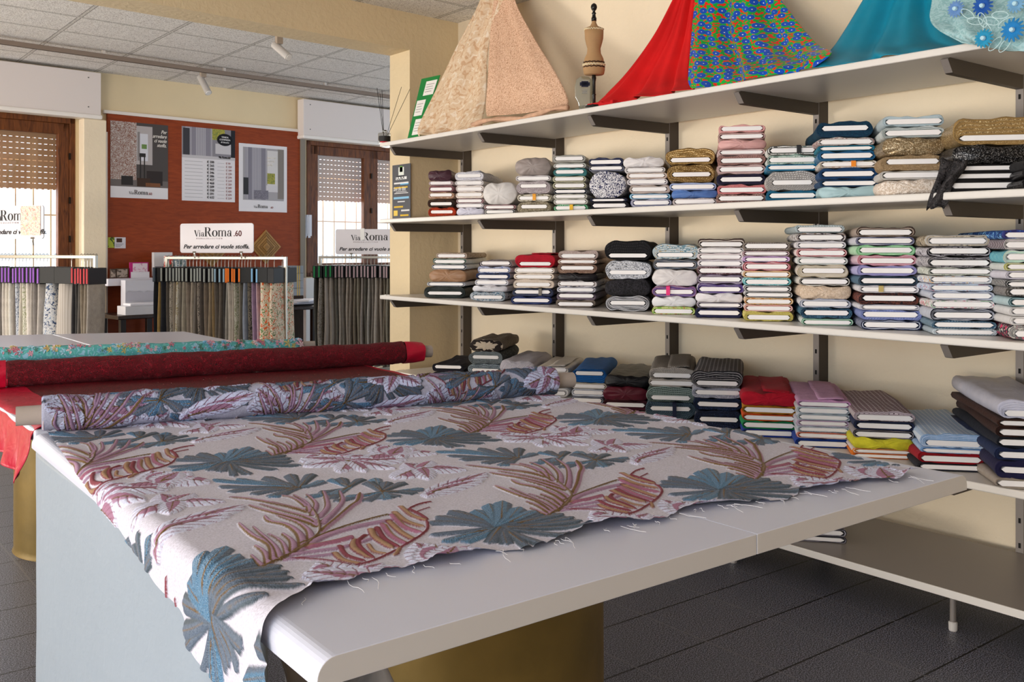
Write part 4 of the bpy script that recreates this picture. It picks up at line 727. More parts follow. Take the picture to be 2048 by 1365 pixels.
def bil(u, v): return (pts[0].lerp(pts[1], u)).lerp(pts[3].lerp(pts[2], u), v) + n * .002
for u0, u1, v0, v1 in ((.35, .95, .69, .93), (.08, .62, .36, .62), (.3, .92, .04, .30)):
    q = MB(); cs = [bil(u0, v0), bil(u1, v0), bil(u1, v1), bil(u0, v1)]; q.v = [tuple(v) for v in cs] + [tuple(v - n * .0015) for v in cs]; q.face((0, 1, 2, 3)); q.face((7, 6, 5, 4))
    for a in range(4): b = (a + 1) % 4; q.face((a, b, 4 + b, 4 + a))
    cd = q.build('white_card', mat('#ece9e6', 'flat', rough=.5), gr); q = MB()
    for k in range(4):
        vv = v0 + (v1 - v0) * (.75 - k * .17); q.tube([bil(u0 + .08, vv) + n * .001, bil(u1 - .1 - .05 * (k % 2), vv) + n * .001], .0014, 4)
    q.build('printed_line', mat('#6f6a66', 'flat'), cd)
pa = onX(1178, 209, 3.385); pa.z = Z1
q = MB(); q.box((3.36, pa.y - .2, Z1 + .001), (3.43, pa.y - .012, Z1 + .021)); q.box((3.358, pa.y - .012, Z1 + .001), (3.43, pa.y, Z1 + .018), 1)
o = q.build('folded_bolt', [mat('#c8141a', 'plain'), BOARD], None, bevel=.004); tag(o, 'thin red folded bolt with white end under the red draped fabric', 'fabric bolt')
# poster on the pillar's inner face
x0 = PX - .004; a = onX(821, 330, x0); b = onX(785, 437, x0)
zt_, zb_ = onX(803, 329, x0).z, onX(803, 437, x0).z
pst = boxo('pillar_poster', (x0 - .001, a.y, zb_), (x0 + .003, b.y, zt_), mat('#4c4c52', 'plain', rough=.5)); tag(pst, 'dark grey event poster taped on the side of the cream pillar', 'poster')
hh = zt_ - zb_; wy = b.y - a.y
for u0, u1, v0, v1, c in ((.35, .65, .80, .95, '#dfe4dc'), (.42, .58, .86, .97, '#6a9a4c'), (.2, .8, .72, .77, '#e6e6e6'), (.1, .9, .64, .67, '#e2e2e2'), (.45, .9, .62, .64, '#6ab4e0'), (.1, .85, .56, .585, '#e0b83c'), (.12, .88, .46, .475, '#d4d4d4'), (.2, .8, .49, .50, '#d4d4d4'), (.08, .92, .36, .40, '#8cc0e0'), (.3, .7, .30, .32, '#d8d8d8'), (.1, .6, .2, .23, '#e0b83c'), (.5, .95, .13, .16, '#d8d8d8'), (.08, .3, .05, .15, '#e8c860'), (.45, .9, .04, .07, '#e0b83c')):
    boxo('printed_block', (x0 - .002, b.y - wy * u1, zb_ + hh * v0), (x0 - .0005, b.y - wy * u0, zb_ + hh * v1), mat(c, 'flat'), pst)
text('CICALA', .035, (x0 - .0025, b.y - wy * .22, zb_ + hh * .725), (0, -1, 0), (0, 0, 1), mat('#26262a', 'flat'), pst, sp=.9)
text('Save the date', .04, (x0 - .0025, b.y - wy * .06, zb_ + hh * .515), (0, -1, 0), (0, 0, 1), mat('#e8e8e8', 'flat'), pst, xs=.78, shear=.3)

# ------------------------------------------------------------ front table
ZT = .90; TT = .036
TW = mat('#cdd0e0', 'flat', rough=.28)
def top(name, x0, x1, y0, y1, parent, rl, rr, m=TW, M=None):
    """table top slab; long edges rounded where rl / rr"""
    pr = []; rad = .026
    def arc(cx, s):
        for k in range(9): t = (pi / 2) * k / 8; pr.append((cx + s * (-rad + rad * cos(t)), ZT - rad + rad * sin(t)) if s > 0 else (cx + rad - rad * sin(pi / 2 - (pi/2 - t)) if False else cx + rad - rad * cos(pi / 2 - t) * 1.0, ZT - rad + rad * sin(pi / 2 - t)))
    pr.append((x0, ZT - TT)); pr.append((x1, ZT - TT))
    if rr:
        for k in range(9): t = (pi / 2) * k / 8; pr.append((x1 - rad + rad * cos(t), ZT - rad + rad * sin(t)))
    else: pr.append((x1, ZT))
    if rl:
        for k in range(9): t = pi / 2 + (pi / 2) * k / 8; pr.append((x0 + rad + rad * cos(t), ZT - rad + rad * sin(t)))
    else: pr.append((x0, ZT))
    q = MB(); n = len(pr)
    for y in (y0, y1):
        for x, z in pr: q.v.append((x + (.045 if rl and y == y1 and x < x0 + .1 else 0), y, z))
    q.face(range(n), 1); q.face(list(range(n, 2 * n))[::-1], 1)
    for a in range(n): b = (a + 1) % n; q.face((a, b, n + b, n + a))
    o = q.build(name, [m, mat('#c2bcb8', 'flat', rough=.4)], parent, bevel=.0015); o.matrix_parent_inverse = parent.matrix_world.inverted() if False else Matrix.Translation(-parent.location); return o
t1 = empty('cutting_table', (1.33, 1.95, 0), 'large white cutting table in front, covered with leaf-embroidered fabric', 'table')
XE = .535; XR = 2.118; Y0 = 1.070; Y1 = 2.84
top('tabletop', XE, 1.379, Y0, Y1, t1, True, False); top('tabletop', 1.3805, XR, Y0, Y1, t1, False, True)
def drum(name, cx, cy, rx, ry, e, h, m, parent):
    n = 72; q = MB(); P = []; rr = random.Random(3)
    for z in [0, .012] + list(np.linspace(.03, h - .01, 26)) + [h]:
        row = []
        for k in range(n):
            t = 2 * pi * k / n; c, s = cos(t), sin(t)
            g = 1 + (.003 * sin(9 * z + 3 * t) + .002 * sin(23 * z - 5 * t)) * (1 if e > 2 else .3) + (.02 if z == 0 else 0)
            row.append((cx + rx * g * abs(c) ** (2 / e) * (1 if c > 0 else -1), cy + ry * g * abs(s) ** (2 / e) * (1 if s > 0 else -1), z))
        P.append(row)
    q.grid(P, 0, True); q.face([len(q.v) - n + i for i in range(n)])
    o = q.build(name, m, parent, smooth=True); o.matrix_parent_inverse = Matrix.Translation(-parent.location); return o
WHITE_V = mat('#939eaa', 'plaster', rough=.45, bump=.45); GOLD = mat('#7d6634', 'brushed', '#66542a', rough=.48, metal=.35)
dw = drum('pedestal', .642, 2.2, .068, .64, 7, ZT - TT - .001, WHITE_V, t1); tag(dw, 'grey-white vinyl covered pedestal')
q = MB(); rr = random.Random(8)
for k in range(26):
    y = rr.uniform(2.1, 2.7) if k < 18 else rr.uniform(1.7, 2.1); z = rr.uniform(.1, .7); s = rr.uniform(.002, .005)
    q.lathe([(s * 2.2, 0), (s * 1.7, s * .4), (s * .8, s * .8), (0, s)], 10, 0, (0, 0, 0)); n0 = len(q.v) - 40
    ax = .642 - .068 * (1 - abs((y - 2.2) / .64) ** 7) ** (1 / 7)
    for i in range(n0, len(q.v)): x_, y_, z_ = q.v[i]; q.v[i] = (ax + .001 - z_, y + y_, z + x_)
bl = q.build('vinyl_blisters', WHITE_V, dw, smooth=True); bl.matrix_parent_inverse = Matrix.Translation(-t1.location)
dg_ = drum('pedestal', 1.234, 1.80, .34, .34, 2, ZT - TT - .001, GOLD, t1); tag(dg_, 'gold painted round pedestal')
t2 = empty('cutting_table', (1.3, 4.3, 0), 'white cutting table behind, with red and turquoise fabric rolls on it', 'table')
q = MB(); q.prism([(.60, 2.90), (1.36, 2.90), (1.36, 6.12), (.60, 6.44)], ZT - TT, ZT); o = q.build('tabletop', TW, t2, bevel=.008); o.matrix_parent_inverse = Matrix.Translation(-t2.location)
q = MB(); q.prism([(1.362, 2.90), (2.04, 2.90), (2.04, 5.83), (1.362, 6.12)], ZT - TT, ZT); o = q.build('tabletop', TW, t2, bevel=.008); o.matrix_parent_inverse = Matrix.Translation(-t2.location)
drum('pedestal', 1.25, 4.9, .32, .32, 2, ZT - TT - .001, GOLD, t2)

# ------------------------------------------------------------ embroidered leaf cloth: pattern painted stroke by stroke
IV = np.array(lin('#cbc8d6')); PK = lin('#a6849f'); PKD = lin('#9a6078'); GD = lin('#6f552f'); MAR = lin('#7e3844'); WH = lin('#cdd0e6'); SL = lin('#5c697b'); TL = lin('#5880a0'); SLD = lin('#48545f'); TAN = lin('#9b7a5e')
LA = Vector((.53, -.06)); LB = Vector((.35, .74))
def z1(x, y): return (400 + x / 4.014, 840 + y / 4.014)
def z2(x, y): return (800 + x / 3.413, 860 + y / 3.413)
def tw(p): v = onZ(p[0], p[1], ZT); return (v.x, v.y)
ST = []     # (world pts, width, mode, height, alpha)
def S(f, pts, w_, mode, h=.004, taper=(0, 1)): ST.append(([tw(f(*p)) for p in pts], w_, mode, h, taper))
# slate twin leaf (drawn first, lies under the frond)
for j, tips in (((800, 570), [(110, 505), (160, 560), (230, 605), (300, 492), (410, 632), (520, 480), (560, 655), (720, 468), (900, 465), (990, 515), (620, 640)]), ((1200, 560), [(1050, 500), (1130, 488), (1300, 492), (860, 640), (1030, 660), (960, 600), (1060, 620)]), ((1460, 610), [(1400, 492), (1500, 525), (1640, 530), (1790, 575), (1740, 610), (1600, 645), (1480, 672), (1310, 690), (1080, 685), (1180, 640), (1340, 520)])):
    for k, t in enumerate(tips):
        m_ = ((j[0] + t[0]) / 2, (j[1] + t[1]) / 2 + (6 if k % 2 else -5)); S(z1, [j, m_, t], .029, 'slate' if k % 3 else 'teal', .0045, (.4, 1.2))
    for t in tips[::2]: S(z1, [j, ((j[0] * .5 + t[0] * .5), (j[1] * .5 + t[1] * .5))], .004, 'gold', .0055, (1, .3))
# monstera leaf
J = (690, 700)
for k, (t, w_, md) in enumerate([((200, 668), .030, 'slate'), ((250, 630), .034, 'slate'), ((340, 592), .036, 'slate'), ((205, 755), .020, 'slate'), ((290, 802), .026, 'teal'), ((420, 800), .026, 'teal'), ((510, 590), .034, 'teal'), ((610, 545), .036, 'teal'), ((700, 522), .038, 'teal'), ((820, 562), .034, 'teal'), ((930, 585), .032, 'teal'), ((1000, 610), .03, 'slate'), ((1110, 612), .036, 'slate'), ((1180, 640), .036, 'slate'), ((1236, 672), .034, 'slate'), ((1200, 770), .028, 'slate'), ((1355, 722), .03, 'slate'), ((1010, 830), .026, 'slate'), ((890, 850), .02, 'slate'), ((730, 808), .026, 'slate'), ((610, 800), .026, 'slate')]):
    m_ = ((J[0] + t[0]) / 2, (J[1] + t[1]) / 2 + (5 if k % 2 else -4)); S(z2, [J, m_, t], w_ * .98, md, .0055, (.6, 1.1))
    if k % 2 == 0: S(z2, [J, m_, ((m_[0] + t[0]) / 2, (m_[1] + t[1]) / 2)], .0045, 'gold', .0065, (1, .3))
# palm frond: leaflets
for pts, w_ in (([(500, 1205), (450, 1160), (408, 1118)], .010), ([(550, 1180), (520, 1100), (436, 1042)], .012), ([(600, 1150), (570, 1040), (430, 965), (308, 858)], .014), ([(640, 1130), (600, 1050), (500, 960), (420, 885)], .010), ([(700, 1110), (660, 1020), (540, 950)], .009), ([(752, 1080), (738, 1010), (655, 950)], .013), ([(830, 1050), (800, 960), (700, 885), (560, 850), (518, 800)], .014),
                ([(890, 990), (870, 930), (780, 865), (610, 800)], .012), ([(940, 890), (830, 850), (640, 790), (480, 750), (385, 722)], .013), ([(935, 870), (850, 820), (660, 760), (470, 708)], .010), ([(880, 775), (700, 722), (450, 680), (225, 655)], .012), ([(900, 790), (760, 735), (560, 690)], .008), ([(885, 770), (850, 690), (745, 628)], .011), ([(850, 720), (760, 660), (650, 640)], .009),
                ([(905, 800), (932, 700), (850, 618)], .011), ([(960, 820), (1022, 740), (1010, 640), (988, 590)], .012), ([(985, 870), (1080, 780), (1145, 680), (1120, 590)], .013)):
    S(z1, pts, w_ * 1.55, 'pink', .005, (.9, .4))
S(z1, [(975, 935), (1100, 840), (1210, 740), (1270, 690), (1285, 615)], .026, 'pinkw', .006, (.5, .6))
# woven half leaf
for pts, w_, md in (([(770, 1090), (1000, 970), (1300, 885), (1560, 835)], .017, 'pink'), ([(860, 1050), (1100, 1000), (1230, 965)], .016, 'pinkg'), ([(700, 1120), (900, 1085), (1150, 1045), (1400, 975)], .012, 'pink'), ([(680, 1150), (900, 1125), (1090, 1098)], .010, 'pink'), ([(800, 1030), (1100, 915), (1400, 825), (1550, 788)], .005, 'gold'), ([(700, 1140), (1000, 1150), (1230, 1205)], .005, 'mar'),
                    ([(1080, 1085), (1150, 1150), (1300, 1195)], .013, 'tan'), ([(1120, 1030), (1180, 1110), (1330, 1168)], .010, 'mar'), ([(1250, 985), (1235, 1050), (1380, 1140)], .014, 'tan'), ([(1330, 950), (1270, 1020), (1400, 1145)], .010, 'mar'), ([(1350, 1020), (1400, 1085), (1500, 1110)], .009, 'tan'), ([(1370, 905), (1410, 975), (1550, 1065)], .014, 'tan'), ([(1420, 890), (1480, 980), (1600, 1060)], .011, 'mar'), ([(1470, 870), (1540, 960), (1660, 1035)], .013, 'pinkg'), ([(1520, 850), (1610, 930), (1720, 1000)], .014, 'tan'),
                    ([(1560, 770), (1660, 850), (1800, 900)], .013, 'tan'), ([(1540, 790), (1640, 890), (1780, 945)], .013, 'pinkg'), ([(1610, 722), (1700, 800), (1822, 850)], .012, 'tan'), ([(1670, 745), (1760, 790), (1828, 840)], .009, 'mar'), ([(1680, 742), (1760, 705), (1862, 680)], .006, 'mar'), ([(1740, 770), (1800, 748), (1850, 730)], .004, 'mar'), ([(1822, 850), (1815, 930), (1640, 1045), (1400, 1160), (1220, 1212)], .006, 'mar'), ([(1600, 1065), (1575, 1110), (1545, 1120)], .009, 'tan')):
    S(z1, pts, w_ * 1.35, md, .005, (.75, .75))
for pts, w_ in (([(495, 1212), (640, 1152), (770, 1088), (860, 1032), (955, 945), (955, 870), (930, 800), (885, 730)], .0065), ([(640, 1152), (700, 1120)], .010)): S(z1, pts, w_, 'gold', .0065, (1, .6))
# white and pink heart-shaped leaves: lobes running out from a junction
def ant(f, j, lobes):
    for k, (x, y, w_) in enumerate(lobes):
        m_ = ((j[0] + x) / 2, (j[1] + y) / 2 - 4); S(f, [j, m_, (x, y)], w_, 'ant' if k % 2 == 0 else 'antb', .0055, 'e')
    S(f, [j, ((j[0] * 2 + lobes[0][0]) / 3, (j[1] * 2 + lobes[0][1]) / 3)], .006, 'gold', .007, (1, .3))
ant(z1, (1210, 372), [(825, 335, .085), (1640, 352, .085), (860, 400, .06), (1130, 445, .055), (1560, 420, .06), (1330, 440, .04)])
ant(z1, (1595, 295), [(1420, 240, .07), (1885, 305, .085), (1415, 312, .06), (1700, 248, .06), (1640, 345, .035)])
ant(z1, (1778, 430), [(2120, 430, .08), (1570, 500, .085), (1640, 385, .07), (1860, 372, .05), (1835, 505, .055)])
ant(z2, (215, 452), [(585, 320, .075), (560, 365, .05), (190, 478, .04)])
ant(z2, (310, 945), [(570, 892, .075), (20, 1010, .075), (110, 815, .09), (235, 825, .09), (380, 840, .08)])
ant(z2, (1560, 670), [(1880, 632, .075), (1315, 600, .08), (1310, 670, .07), (1410, 735, .05), (1700, 610, .05)])
def paint(x0, y0, x1, y1, res):
    nx = int((x1 - x0) / res) + 1; ny = int((y1 - y0) / res) + 1
    C = np.tile(IV, (ny, nx, 1)).astype(np.float32); Hh = np.zeros((ny, nx), np.float32); Al = np.zeros((ny, nx), np.float32)
    for i in range(-5, 7):
        for j in range(-3, 4):
            ox = i * LA.x + j * LB.x; oy = i * LA.y + j * LB.y
            if not (x0 - 1.2 < ox + .9 < x1 + 1.2 and y0 - 1 < oy + 1.4 < y1 + 1): continue
            for pts, w_, mode, h, tp in ST:
                P = np.array(pts) + (ox, oy)
                if P[:, 0].max() + w_ < x0 or P[:, 0].min() - w_ > x1 or P[:, 1].max() + w_ < y0 or P[:, 1].min() - w_ > y1: continue
                n = len(P); Q = []
                for k in range(n - 1):
                    a, b, c, d = P[max(k - 1, 0)], P[k], P[k + 1], P[min(k + 2, n - 1)]
                    for t in np.linspace(0, 1, 5, endpoint=False): Q.append(.5 * (2 * b + (c - a) * t + (2 * a - 5 * b + 4 * c - d) * t * t + (3 * b - a - 3 * c + d) * t ** 3))
                Q.append(P[-1]); Q = np.array(Q); m = len(Q)
                ix0 = max(0, int((Q[:, 0].min() - w_ - x0) / res)); ix1 = min(nx, int((Q[:, 0].max() + w_ - x0) / res) + 2)
                iy0 = max(0, int((Q[:, 1].min() - w_ - y0) / res)); iy1 = min(ny, int((Q[:, 1].max() + w_ - y0) / res) + 2)
                if ix1 <= ix0 or iy1 <= iy0: continue
                gx, gy = np.meshgrid(x0 + np.arange(ix0, ix1) * res, y0 + np.arange(iy0, iy1) * res)
                best = np.full(gx.shape, 9.0); T_ = np.zeros(gx.shape); Sg = np.zeros(gx.shape)
                for k in range(m - 1):
                    a = Q[k]; d = Q[k + 1] - a; l2 = d @ d + 1e-12
                    t = np.clip(((gx - a[0]) * d[0] + (gy - a[1]) * d[1]) / l2, 0, 1)
                    ex = gx - a[0] - t * d[0]; ey = gy - a[1] - t * d[1]; dd = np.hypot(ex, ey); mk = dd < best
                    best[mk] = dd[mk]; T_[mk] = (k + t[mk]) / (m - 1); Sg[mk] = np.sign(d[0] * ey - d[1] * ex)[mk]
                W_ = w_ / 2 * np.sin(pi * np.clip(T_ * .93 + .05, 0, 1) ** .8) ** .6 if tp == 'e' else w_ / 2 * (tp[0] + (tp[1] - tp[0]) * T_) * np.clip((1 - T_) * 9, .05, 1) ** .5
                r = best / np.maximum(W_, 1e-5); msk = r < 1
                if not msk.any(): continue
                sl = (slice(iy0, iy1), slice(ix0, ix1)); col = np.zeros(gx.shape + (3,)); al = np.zeros(gx.shape); sg = Sg * r
                if mode == 'pink': col[:] = PK; col[sg > .45] = GD; col[(sg < -.55)] = np.array(PK) * .8
                elif mode == 'pinkw': col[:] = PK; col[(np.abs(sg - .15) < .5)] = GD
                elif mode == 'pinkg': col[:] = PKD; col[sg > .1] = TAN
                elif mode == 'pinkd': col[:] = PKD
                elif mode == 'gold': col[:] = GD; al[:] = .7
                elif mode == 'mar': col[:] = MAR
                elif mode == 'tan': col[:] = TAN; col[np.abs(sg) > .72] = MAR
                elif mode == 'wh': col[:] = WH; al[:] = .15; col[np.abs(sg) > .86] = np.array(WH) * .6
                elif mode == 'whp': col[:] = WH; col[sg > .2] = PK
                elif mode == 'slate': col[:] = SL; al[:] = .35; col[sg < -.5] = SLD; col[np.abs(sg) > .9] = SLD
                elif mode == 'teal': col[:] = TL; al[:] = .9; col[sg < -.5] = SL
                rib = 1.0
                if mode[:3] == 'ant':
                    col[:] = WH; fr = np.mod(T_ * 6.5 - np.abs(sg) * 1.6, 1); core = (np.abs(sg) < .62 - .5 * T_) if mode == 'ant' else (sg > -.1) & (sg < .75) & (T_ < .8)
                    col[core] = PK; col[core & (sg > 0)] = np.array(PKD) * .5 + np.array(PK) * .5; vn = fr < .14; col[vn] = np.array(PKD) * .75; col[np.abs(sg) < .05] = GD; al[~core] = .12; rib = 1 - .45 * vn
                elif mode in ('slate', 'teal') and w_ > .02:
                    fr = np.mod(T_ * 9 - np.abs(sg) * 1.2, 1); rib = .93 + .07 * np.sin(fr * 6.28); col[np.abs(sg) < .07] = np.array(GD) * .9 + np.array(SL) * .3
                prof = rib * h * np.sqrt(np.clip(1 - r * r, 0, 1)) * np.clip(T_ * 6 + .5, 0, 1)
                C[sl][msk] = col[msk]; Al[sl][msk] = al[msk]; Hh[sl][msk] = np.maximum(Hh[sl][msk] * .55, prof[msk])
    return C, Hh, Al
def colmesh(name, V, F, colr, m, parent=None):
    me = bpy.data.meshes.new(name); nv = len(V); nf = len(F)
    me.vertices.add(nv); me.vertices.foreach_set('co', V.astype(np.float32).ravel())
    me.loops.add(nf * 4); me.loops.foreach_set('vertex_index', F.astype(np.int32).ravel())
    me.polygons.add(nf); me.polygons.foreach_set('loop_start', np.arange(0, nf * 4, 4, dtype=np.int32)); 
    me.polygons.foreach_set('use_smooth', np.ones(nf, bool)); me.update(calc_edges=True); me.validate()
    if colr is not None:
        a = me.color_attributes.new('Col', 'FLOAT_COLOR', 'POINT'); a.data.foreach_set('color', colr.astype(np.float32).ravel())
    me.materials.append(m); o = bpy.data.objects.new(name, me); COL.objects.link(o)
    if parent: o.parent = parent
    return o
def gridF(nu, nv):
    i = np.arange(nv - 1)[:, None] * nu + np.arange(nu - 1)[None, :]; return np.stack([i, i + 1, i + nu + 1, i + nu], -1).reshape(-1, 4)
EMB = mat('#ffffff', 'embroid')
def interp(tab, v): xs, ys = zip(*tab); return np.interp(v, xs, ys)
PXa, PYa, RES = .15, 1.0, .0011
CC, HH, AA = paint(PXa, PYa, 2.2, 2.9, RES)
nu, nv = 1250, 960
u = np.linspace(0, 1, nu)[None, :]; v = np.linspace(0, 1, nv)[:, None]
XLt = [(1.1, .20), (1.2, .28), (1.28, .34), (1.36, .395), (1.54, .455), (1.825, .51), (2.05, .545), (2.5, .585), (2.9, .62)]
XRt = [(1.0, 2.0), (1.12, 2.02), (1.33, 2.055), (1.73, 2.09), (2.38, 2.105), (2.9, 2.11)]
HEM = [(.2, 1.18), (.4, 1.19), (.53, 1.21), (.61, 1.262), (.7, 1.285), (.8, 1.28), (.87, 1.262), (.935, 1.268), (1.03, 1.24), (1.1, 1.25), (1.2, 1.245), (1.3, 1.222), (1.38, 1.24), (1.51, 1.212), (1.6, 1.175), (1.68, 1.188), (1.75, 1.155), (1.85, 1.165), (1.93, 1.125), (2.0, 1.125)]
y = 1.2 + 1.5 * v + 0 * u
for _ in range(4):
    x = interp(XLt, y) * (1 - u) + interp(XRt, y) * u; yh = interp(HEM, x) + .0035 * np.sin(x * 61) + .002 * np.sin(x * 143); yb = 2.83 - .19 * (x - .6); y = yh + (yb - yh) * v
def blur(a): 
    b = a.copy(); b[1:-1, 1:-1] = (a[1:-1, 1:-1] * 4 + a[:-2, 1:-1] * 2 + a[2:, 1:-1] * 2 + a[1:-1, :-2] * 2 + a[1:-1, 2:] * 2 + a[:-2, :-2] + a[2:, 2:] + a[:-2, 2:] + a[2:, :-2]) / 16; return b
def bilin(Z, fx, fy):
    fx = np.clip(fx, 0, Z.shape[1] - 1.001); fy = np.clip(fy, 0, Z.shape[0] - 1.001); i = fx.astype(int); j = fy.astype(int); a = fx - i; b = fy - j
    if Z.ndim == 3: a = a[..., None]; b = b[..., None]
    return (Z[j, i] * (1 - a) + Z[j, i + 1] * a) * (1 - b) + (Z[j + 1, i] * (1 - a) + Z[j + 1, i + 1] * a) * b
fx_ = (x - PXa) / RES; fy_ = (y - PYa) / RES
cc = bilin(CC, fx_, fy_); hh_ = bilin(blur(blur(HH)), fx_, fy_); aa = bilin(AA, fx_, fy_)
# soft wrinkles and a lifted hem
wr = .0022 * (1 + np.sin(x * 9 + 3 * np.sin(y * 4))) + .0018 * (1 + np.sin(y * 23 + 5 * np.sin(x * 3.1))) + .001 * (1 + np.sin(x * 41 + y * 17)) * (.5 + .5 * np.sin(y * 7))
hemd = y - yh; lift = .011 * np.exp(-hemd / .02) * np.clip(np.sin(x * 22 + 1) + .3, 0, 1)
zz = ZT + .0018 + wr * .8 + lift
# bend over the left table edge
R_ = .028; nx_ = np.zeros_like(x); nz_ = np.ones_like(x); xo = x.copy(); off = zz - ZT + hh_
XEy = XE + .0255 * (y - 1.07); d = (XEy + R_) - x; arc = R_ * pi / 2
on = d > 0; a_ = np.clip(d / R_, 0, pi / 2)
ccx = XEy + R_; ccz = ZT - R_
rr_ = R_ + off
xb = ccx - rr_ * np.sin(a_); zb2 = ccz + rr_ * np.cos(a_)
dn = np.clip(d - arc, 0, 9)
xb = xb - .02 * np.minimum(dn, .12) * 2 - .010 * np.sin(y * 30 + 1) * np.clip(dn * 8, 0, 1); zb2 = zb2 - dn
X_ = np.where(on, xb, x); Z_ = np.where(on, zb2, ZT + off)
Vv = np.stack([X_, y, Z_], -1).reshape(-1, 3)
cl = colmesh('embroidered_cloth', Vv, gridF(nu, nv), np.concatenate([cc, aa[..., None]], -1).reshape(-1, 4), EMB)
tag(cl, 'ivory fabric with embroidered pink, gold and slate leaves spread on the front table', 'fabric')
# loose threads along the hem
q = MB(); rr = random.Random(5)
for k in range(46):
    xx = rr.uniform(.56, 2.0); yy = float(interp(HEM, xx)); L_ = rr.choice([.01, .015, .02, .05]); dx = rr.uniform(-.7, .7); pts = [(xx + dx * L_ * t + .003 * sin(t * 6 + k), yy - L_ * t, ZT + .0028 + .004 * (1 - t) * rr.random()) for t in np.linspace(0, 1, 6)]
    q.tube(pts, .00045, 4)
q.build('loose_threads', mat('#efeef2', 'flat', rough=.6), cl)

def roll(label, p0, p1, r_, tube_r, ext0, ext1, surf, seed=0, cat='fabric roll', kind=None):
    """roll of cloth on a cardboard tube from p0 to p1 (axis)"""
    p0 = Vector(p0); p1 = Vector(p1); ax = (p1 - p0).normalized(); sd = ax.cross(Vector((0, 0, 1))).normalized(); up = Vector((0, 0, 1))
    r = empty('fabric_roll', (p0 + p1) / 2, label, cat); L_ = (p1 - p0).length; inv = Matrix.Translation(-r.location)
    nl, nc = surf['n']; U_ = np.linspace(0, 1, nl)[None, :]; V_ = np.linspace(pi, 3 * pi, nc)[:, None]
    xx = U_ * L_ + 0 * V_; cr = r_ + .0018 * np.sin(xx * 21 + 2 * np.sin(V_)) + .0012 * np.sin(xx * 60 + 3 * V_)
    col = None
    if surf.get('paint'):
        C2, H2, A2 = surf['paint']; jx = np.clip((xx / .0013).astype(int) , 0, C2.shape[1] - 1); jy = np.clip(((V_ - pi) * r_ * 1.35 / .0013 + 0 * U_).astype(int), 0, C2.shape[0] - 1)
        col = np.concatenate([C2[jy, jx], A2[jy, jx][..., None]], -1).reshape(-1, 4); cr = cr + H2[jy, jx] * 1.1
    if surf.get('amp'): cr = cr + surf['amp'] * np.sin(xx * 150 + 6 * np.sin(V_ * 5 + xx * 30)) * np.sin(V_ * 22 + 4 * np.sin(xx * 33))
    endt = np.clip(np.minimum(xx, L_ - xx) / .006, 0, 1) ** .5; cr = cr * (.9 + .1 * endt)
    P3 = (np.array(p0 - r.location)[None, None, :] + xx[..., None] * np.array(ax) + (cr * np.cos(V_))[..., None] * np.array(sd) + (cr * np.sin(V_))[..., None] * np.array(up))
    colmesh('wound_cloth', P3.reshape(-1, 3), gridF(nl, nc), col, surf['m'], r)
    q = MB()
    for e, s in ((p0, 1), (p1, -1)):
        rings = []
        K = 9
        for k in range(K + 1):
            rad = tube_r + (r_ * .97 - tube_r) * k / K
            rings.append([e - r.location + ax * s * (.002 + .003 * (k % 2)) + (sd * cos(t) + up * sin(t)) * rad for t in np.linspace(0, 2 * pi, 30, endpoint=False)])
        q.grid(rings, 0, True)
    q.build('cloth_layers', surf.get('me', surf['m']), r, smooth=True)
    q = MB(); q.tube([p0 - ax * ext0 - r.location, p1 + ax * ext1 - r.location], tube_r, 28, 0, False)
    q.tube([p1 + ax * ext1 - r.location, p0 - ax * ext0 - r.location], tube_r - .004, 28, 0, False)
    for e in (p0 - ax * ext0, p1 + ax * ext1):
        q.grid([[e - r.location + (sd * cos(t) + up * sin(t)) * rad for t in np.linspace(0, 2 * pi, 28, endpoint=False)] for rad in (tube_r - .004, tube_r)], 0, True)
    q.build('cardboard_tube', mat('#a89c94', 'plain', rough=.8), r, smooth=True)
    return r
a0 = onZ(84, 868, ZT); a1 = onZ(1113, 791, ZT)
pr1 = paint(.0, 0, 1.7, .55, .0013)
pr2 = paint(.27, .31, 1.97, .86, .0013)
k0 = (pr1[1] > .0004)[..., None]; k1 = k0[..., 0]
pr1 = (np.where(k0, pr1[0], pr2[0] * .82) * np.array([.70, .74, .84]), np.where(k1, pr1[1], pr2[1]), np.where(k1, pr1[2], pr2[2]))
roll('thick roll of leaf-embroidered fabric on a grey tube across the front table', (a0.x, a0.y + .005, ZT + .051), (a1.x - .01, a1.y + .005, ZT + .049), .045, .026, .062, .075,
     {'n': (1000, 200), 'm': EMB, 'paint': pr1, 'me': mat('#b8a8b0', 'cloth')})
# red embroidered roll and its spread cloth on the table behind
REDS = mat('#a00c28', 'scroll', '#34020c', rough=.6, bump=1.0); RED = mat('#b80e32', 'satin', rough=.5, scale=1.5)
b0 = onZ(24, 777, ZT); b1 = onZ(806, 730, ZT)
roll('long deep red embroidered fabric roll on the table behind', (b0.x - .02, b0.y, ZT + .052), (b1.x, b1.y, ZT + .052), .047, .026, .0, .13, {'n': (700, 90), 'm': REDS, 'amp': .0008, 'me': RED}, 3)
q = MB(); P = []
ax = (Vector((b1.x, b1.y, 0)) - Vector((b0.x, b0.y, 0))).normalized(); sd = Vector((-ax.y, ax.x, 0))
for s in np.linspace(-.13, .0, 10):
    P.append([Vector((b0.x - .02, b0.y, ZT + .052)) + ax * s + (sd * cos(t) + Vector((0, 0, 1)) * sin(t)) * (.048 + .003 * sin(t * 5 + s * 40) + .004 * (1 + sin(s * 60)) * (s < -.02)) for t in np.linspace(0, 2 * pi, 30, endpoint=False)])
q.grid(P, 0, True); rr0 = [o for o in COL.objects if o.name.startswith('fabric_roll')][-1]
o = q.build('plain_red_end', RED, rr0, smooth=True); o.matrix_parent_inverse = Matrix.Translation(-rr0.location)
q = MB(); P = []
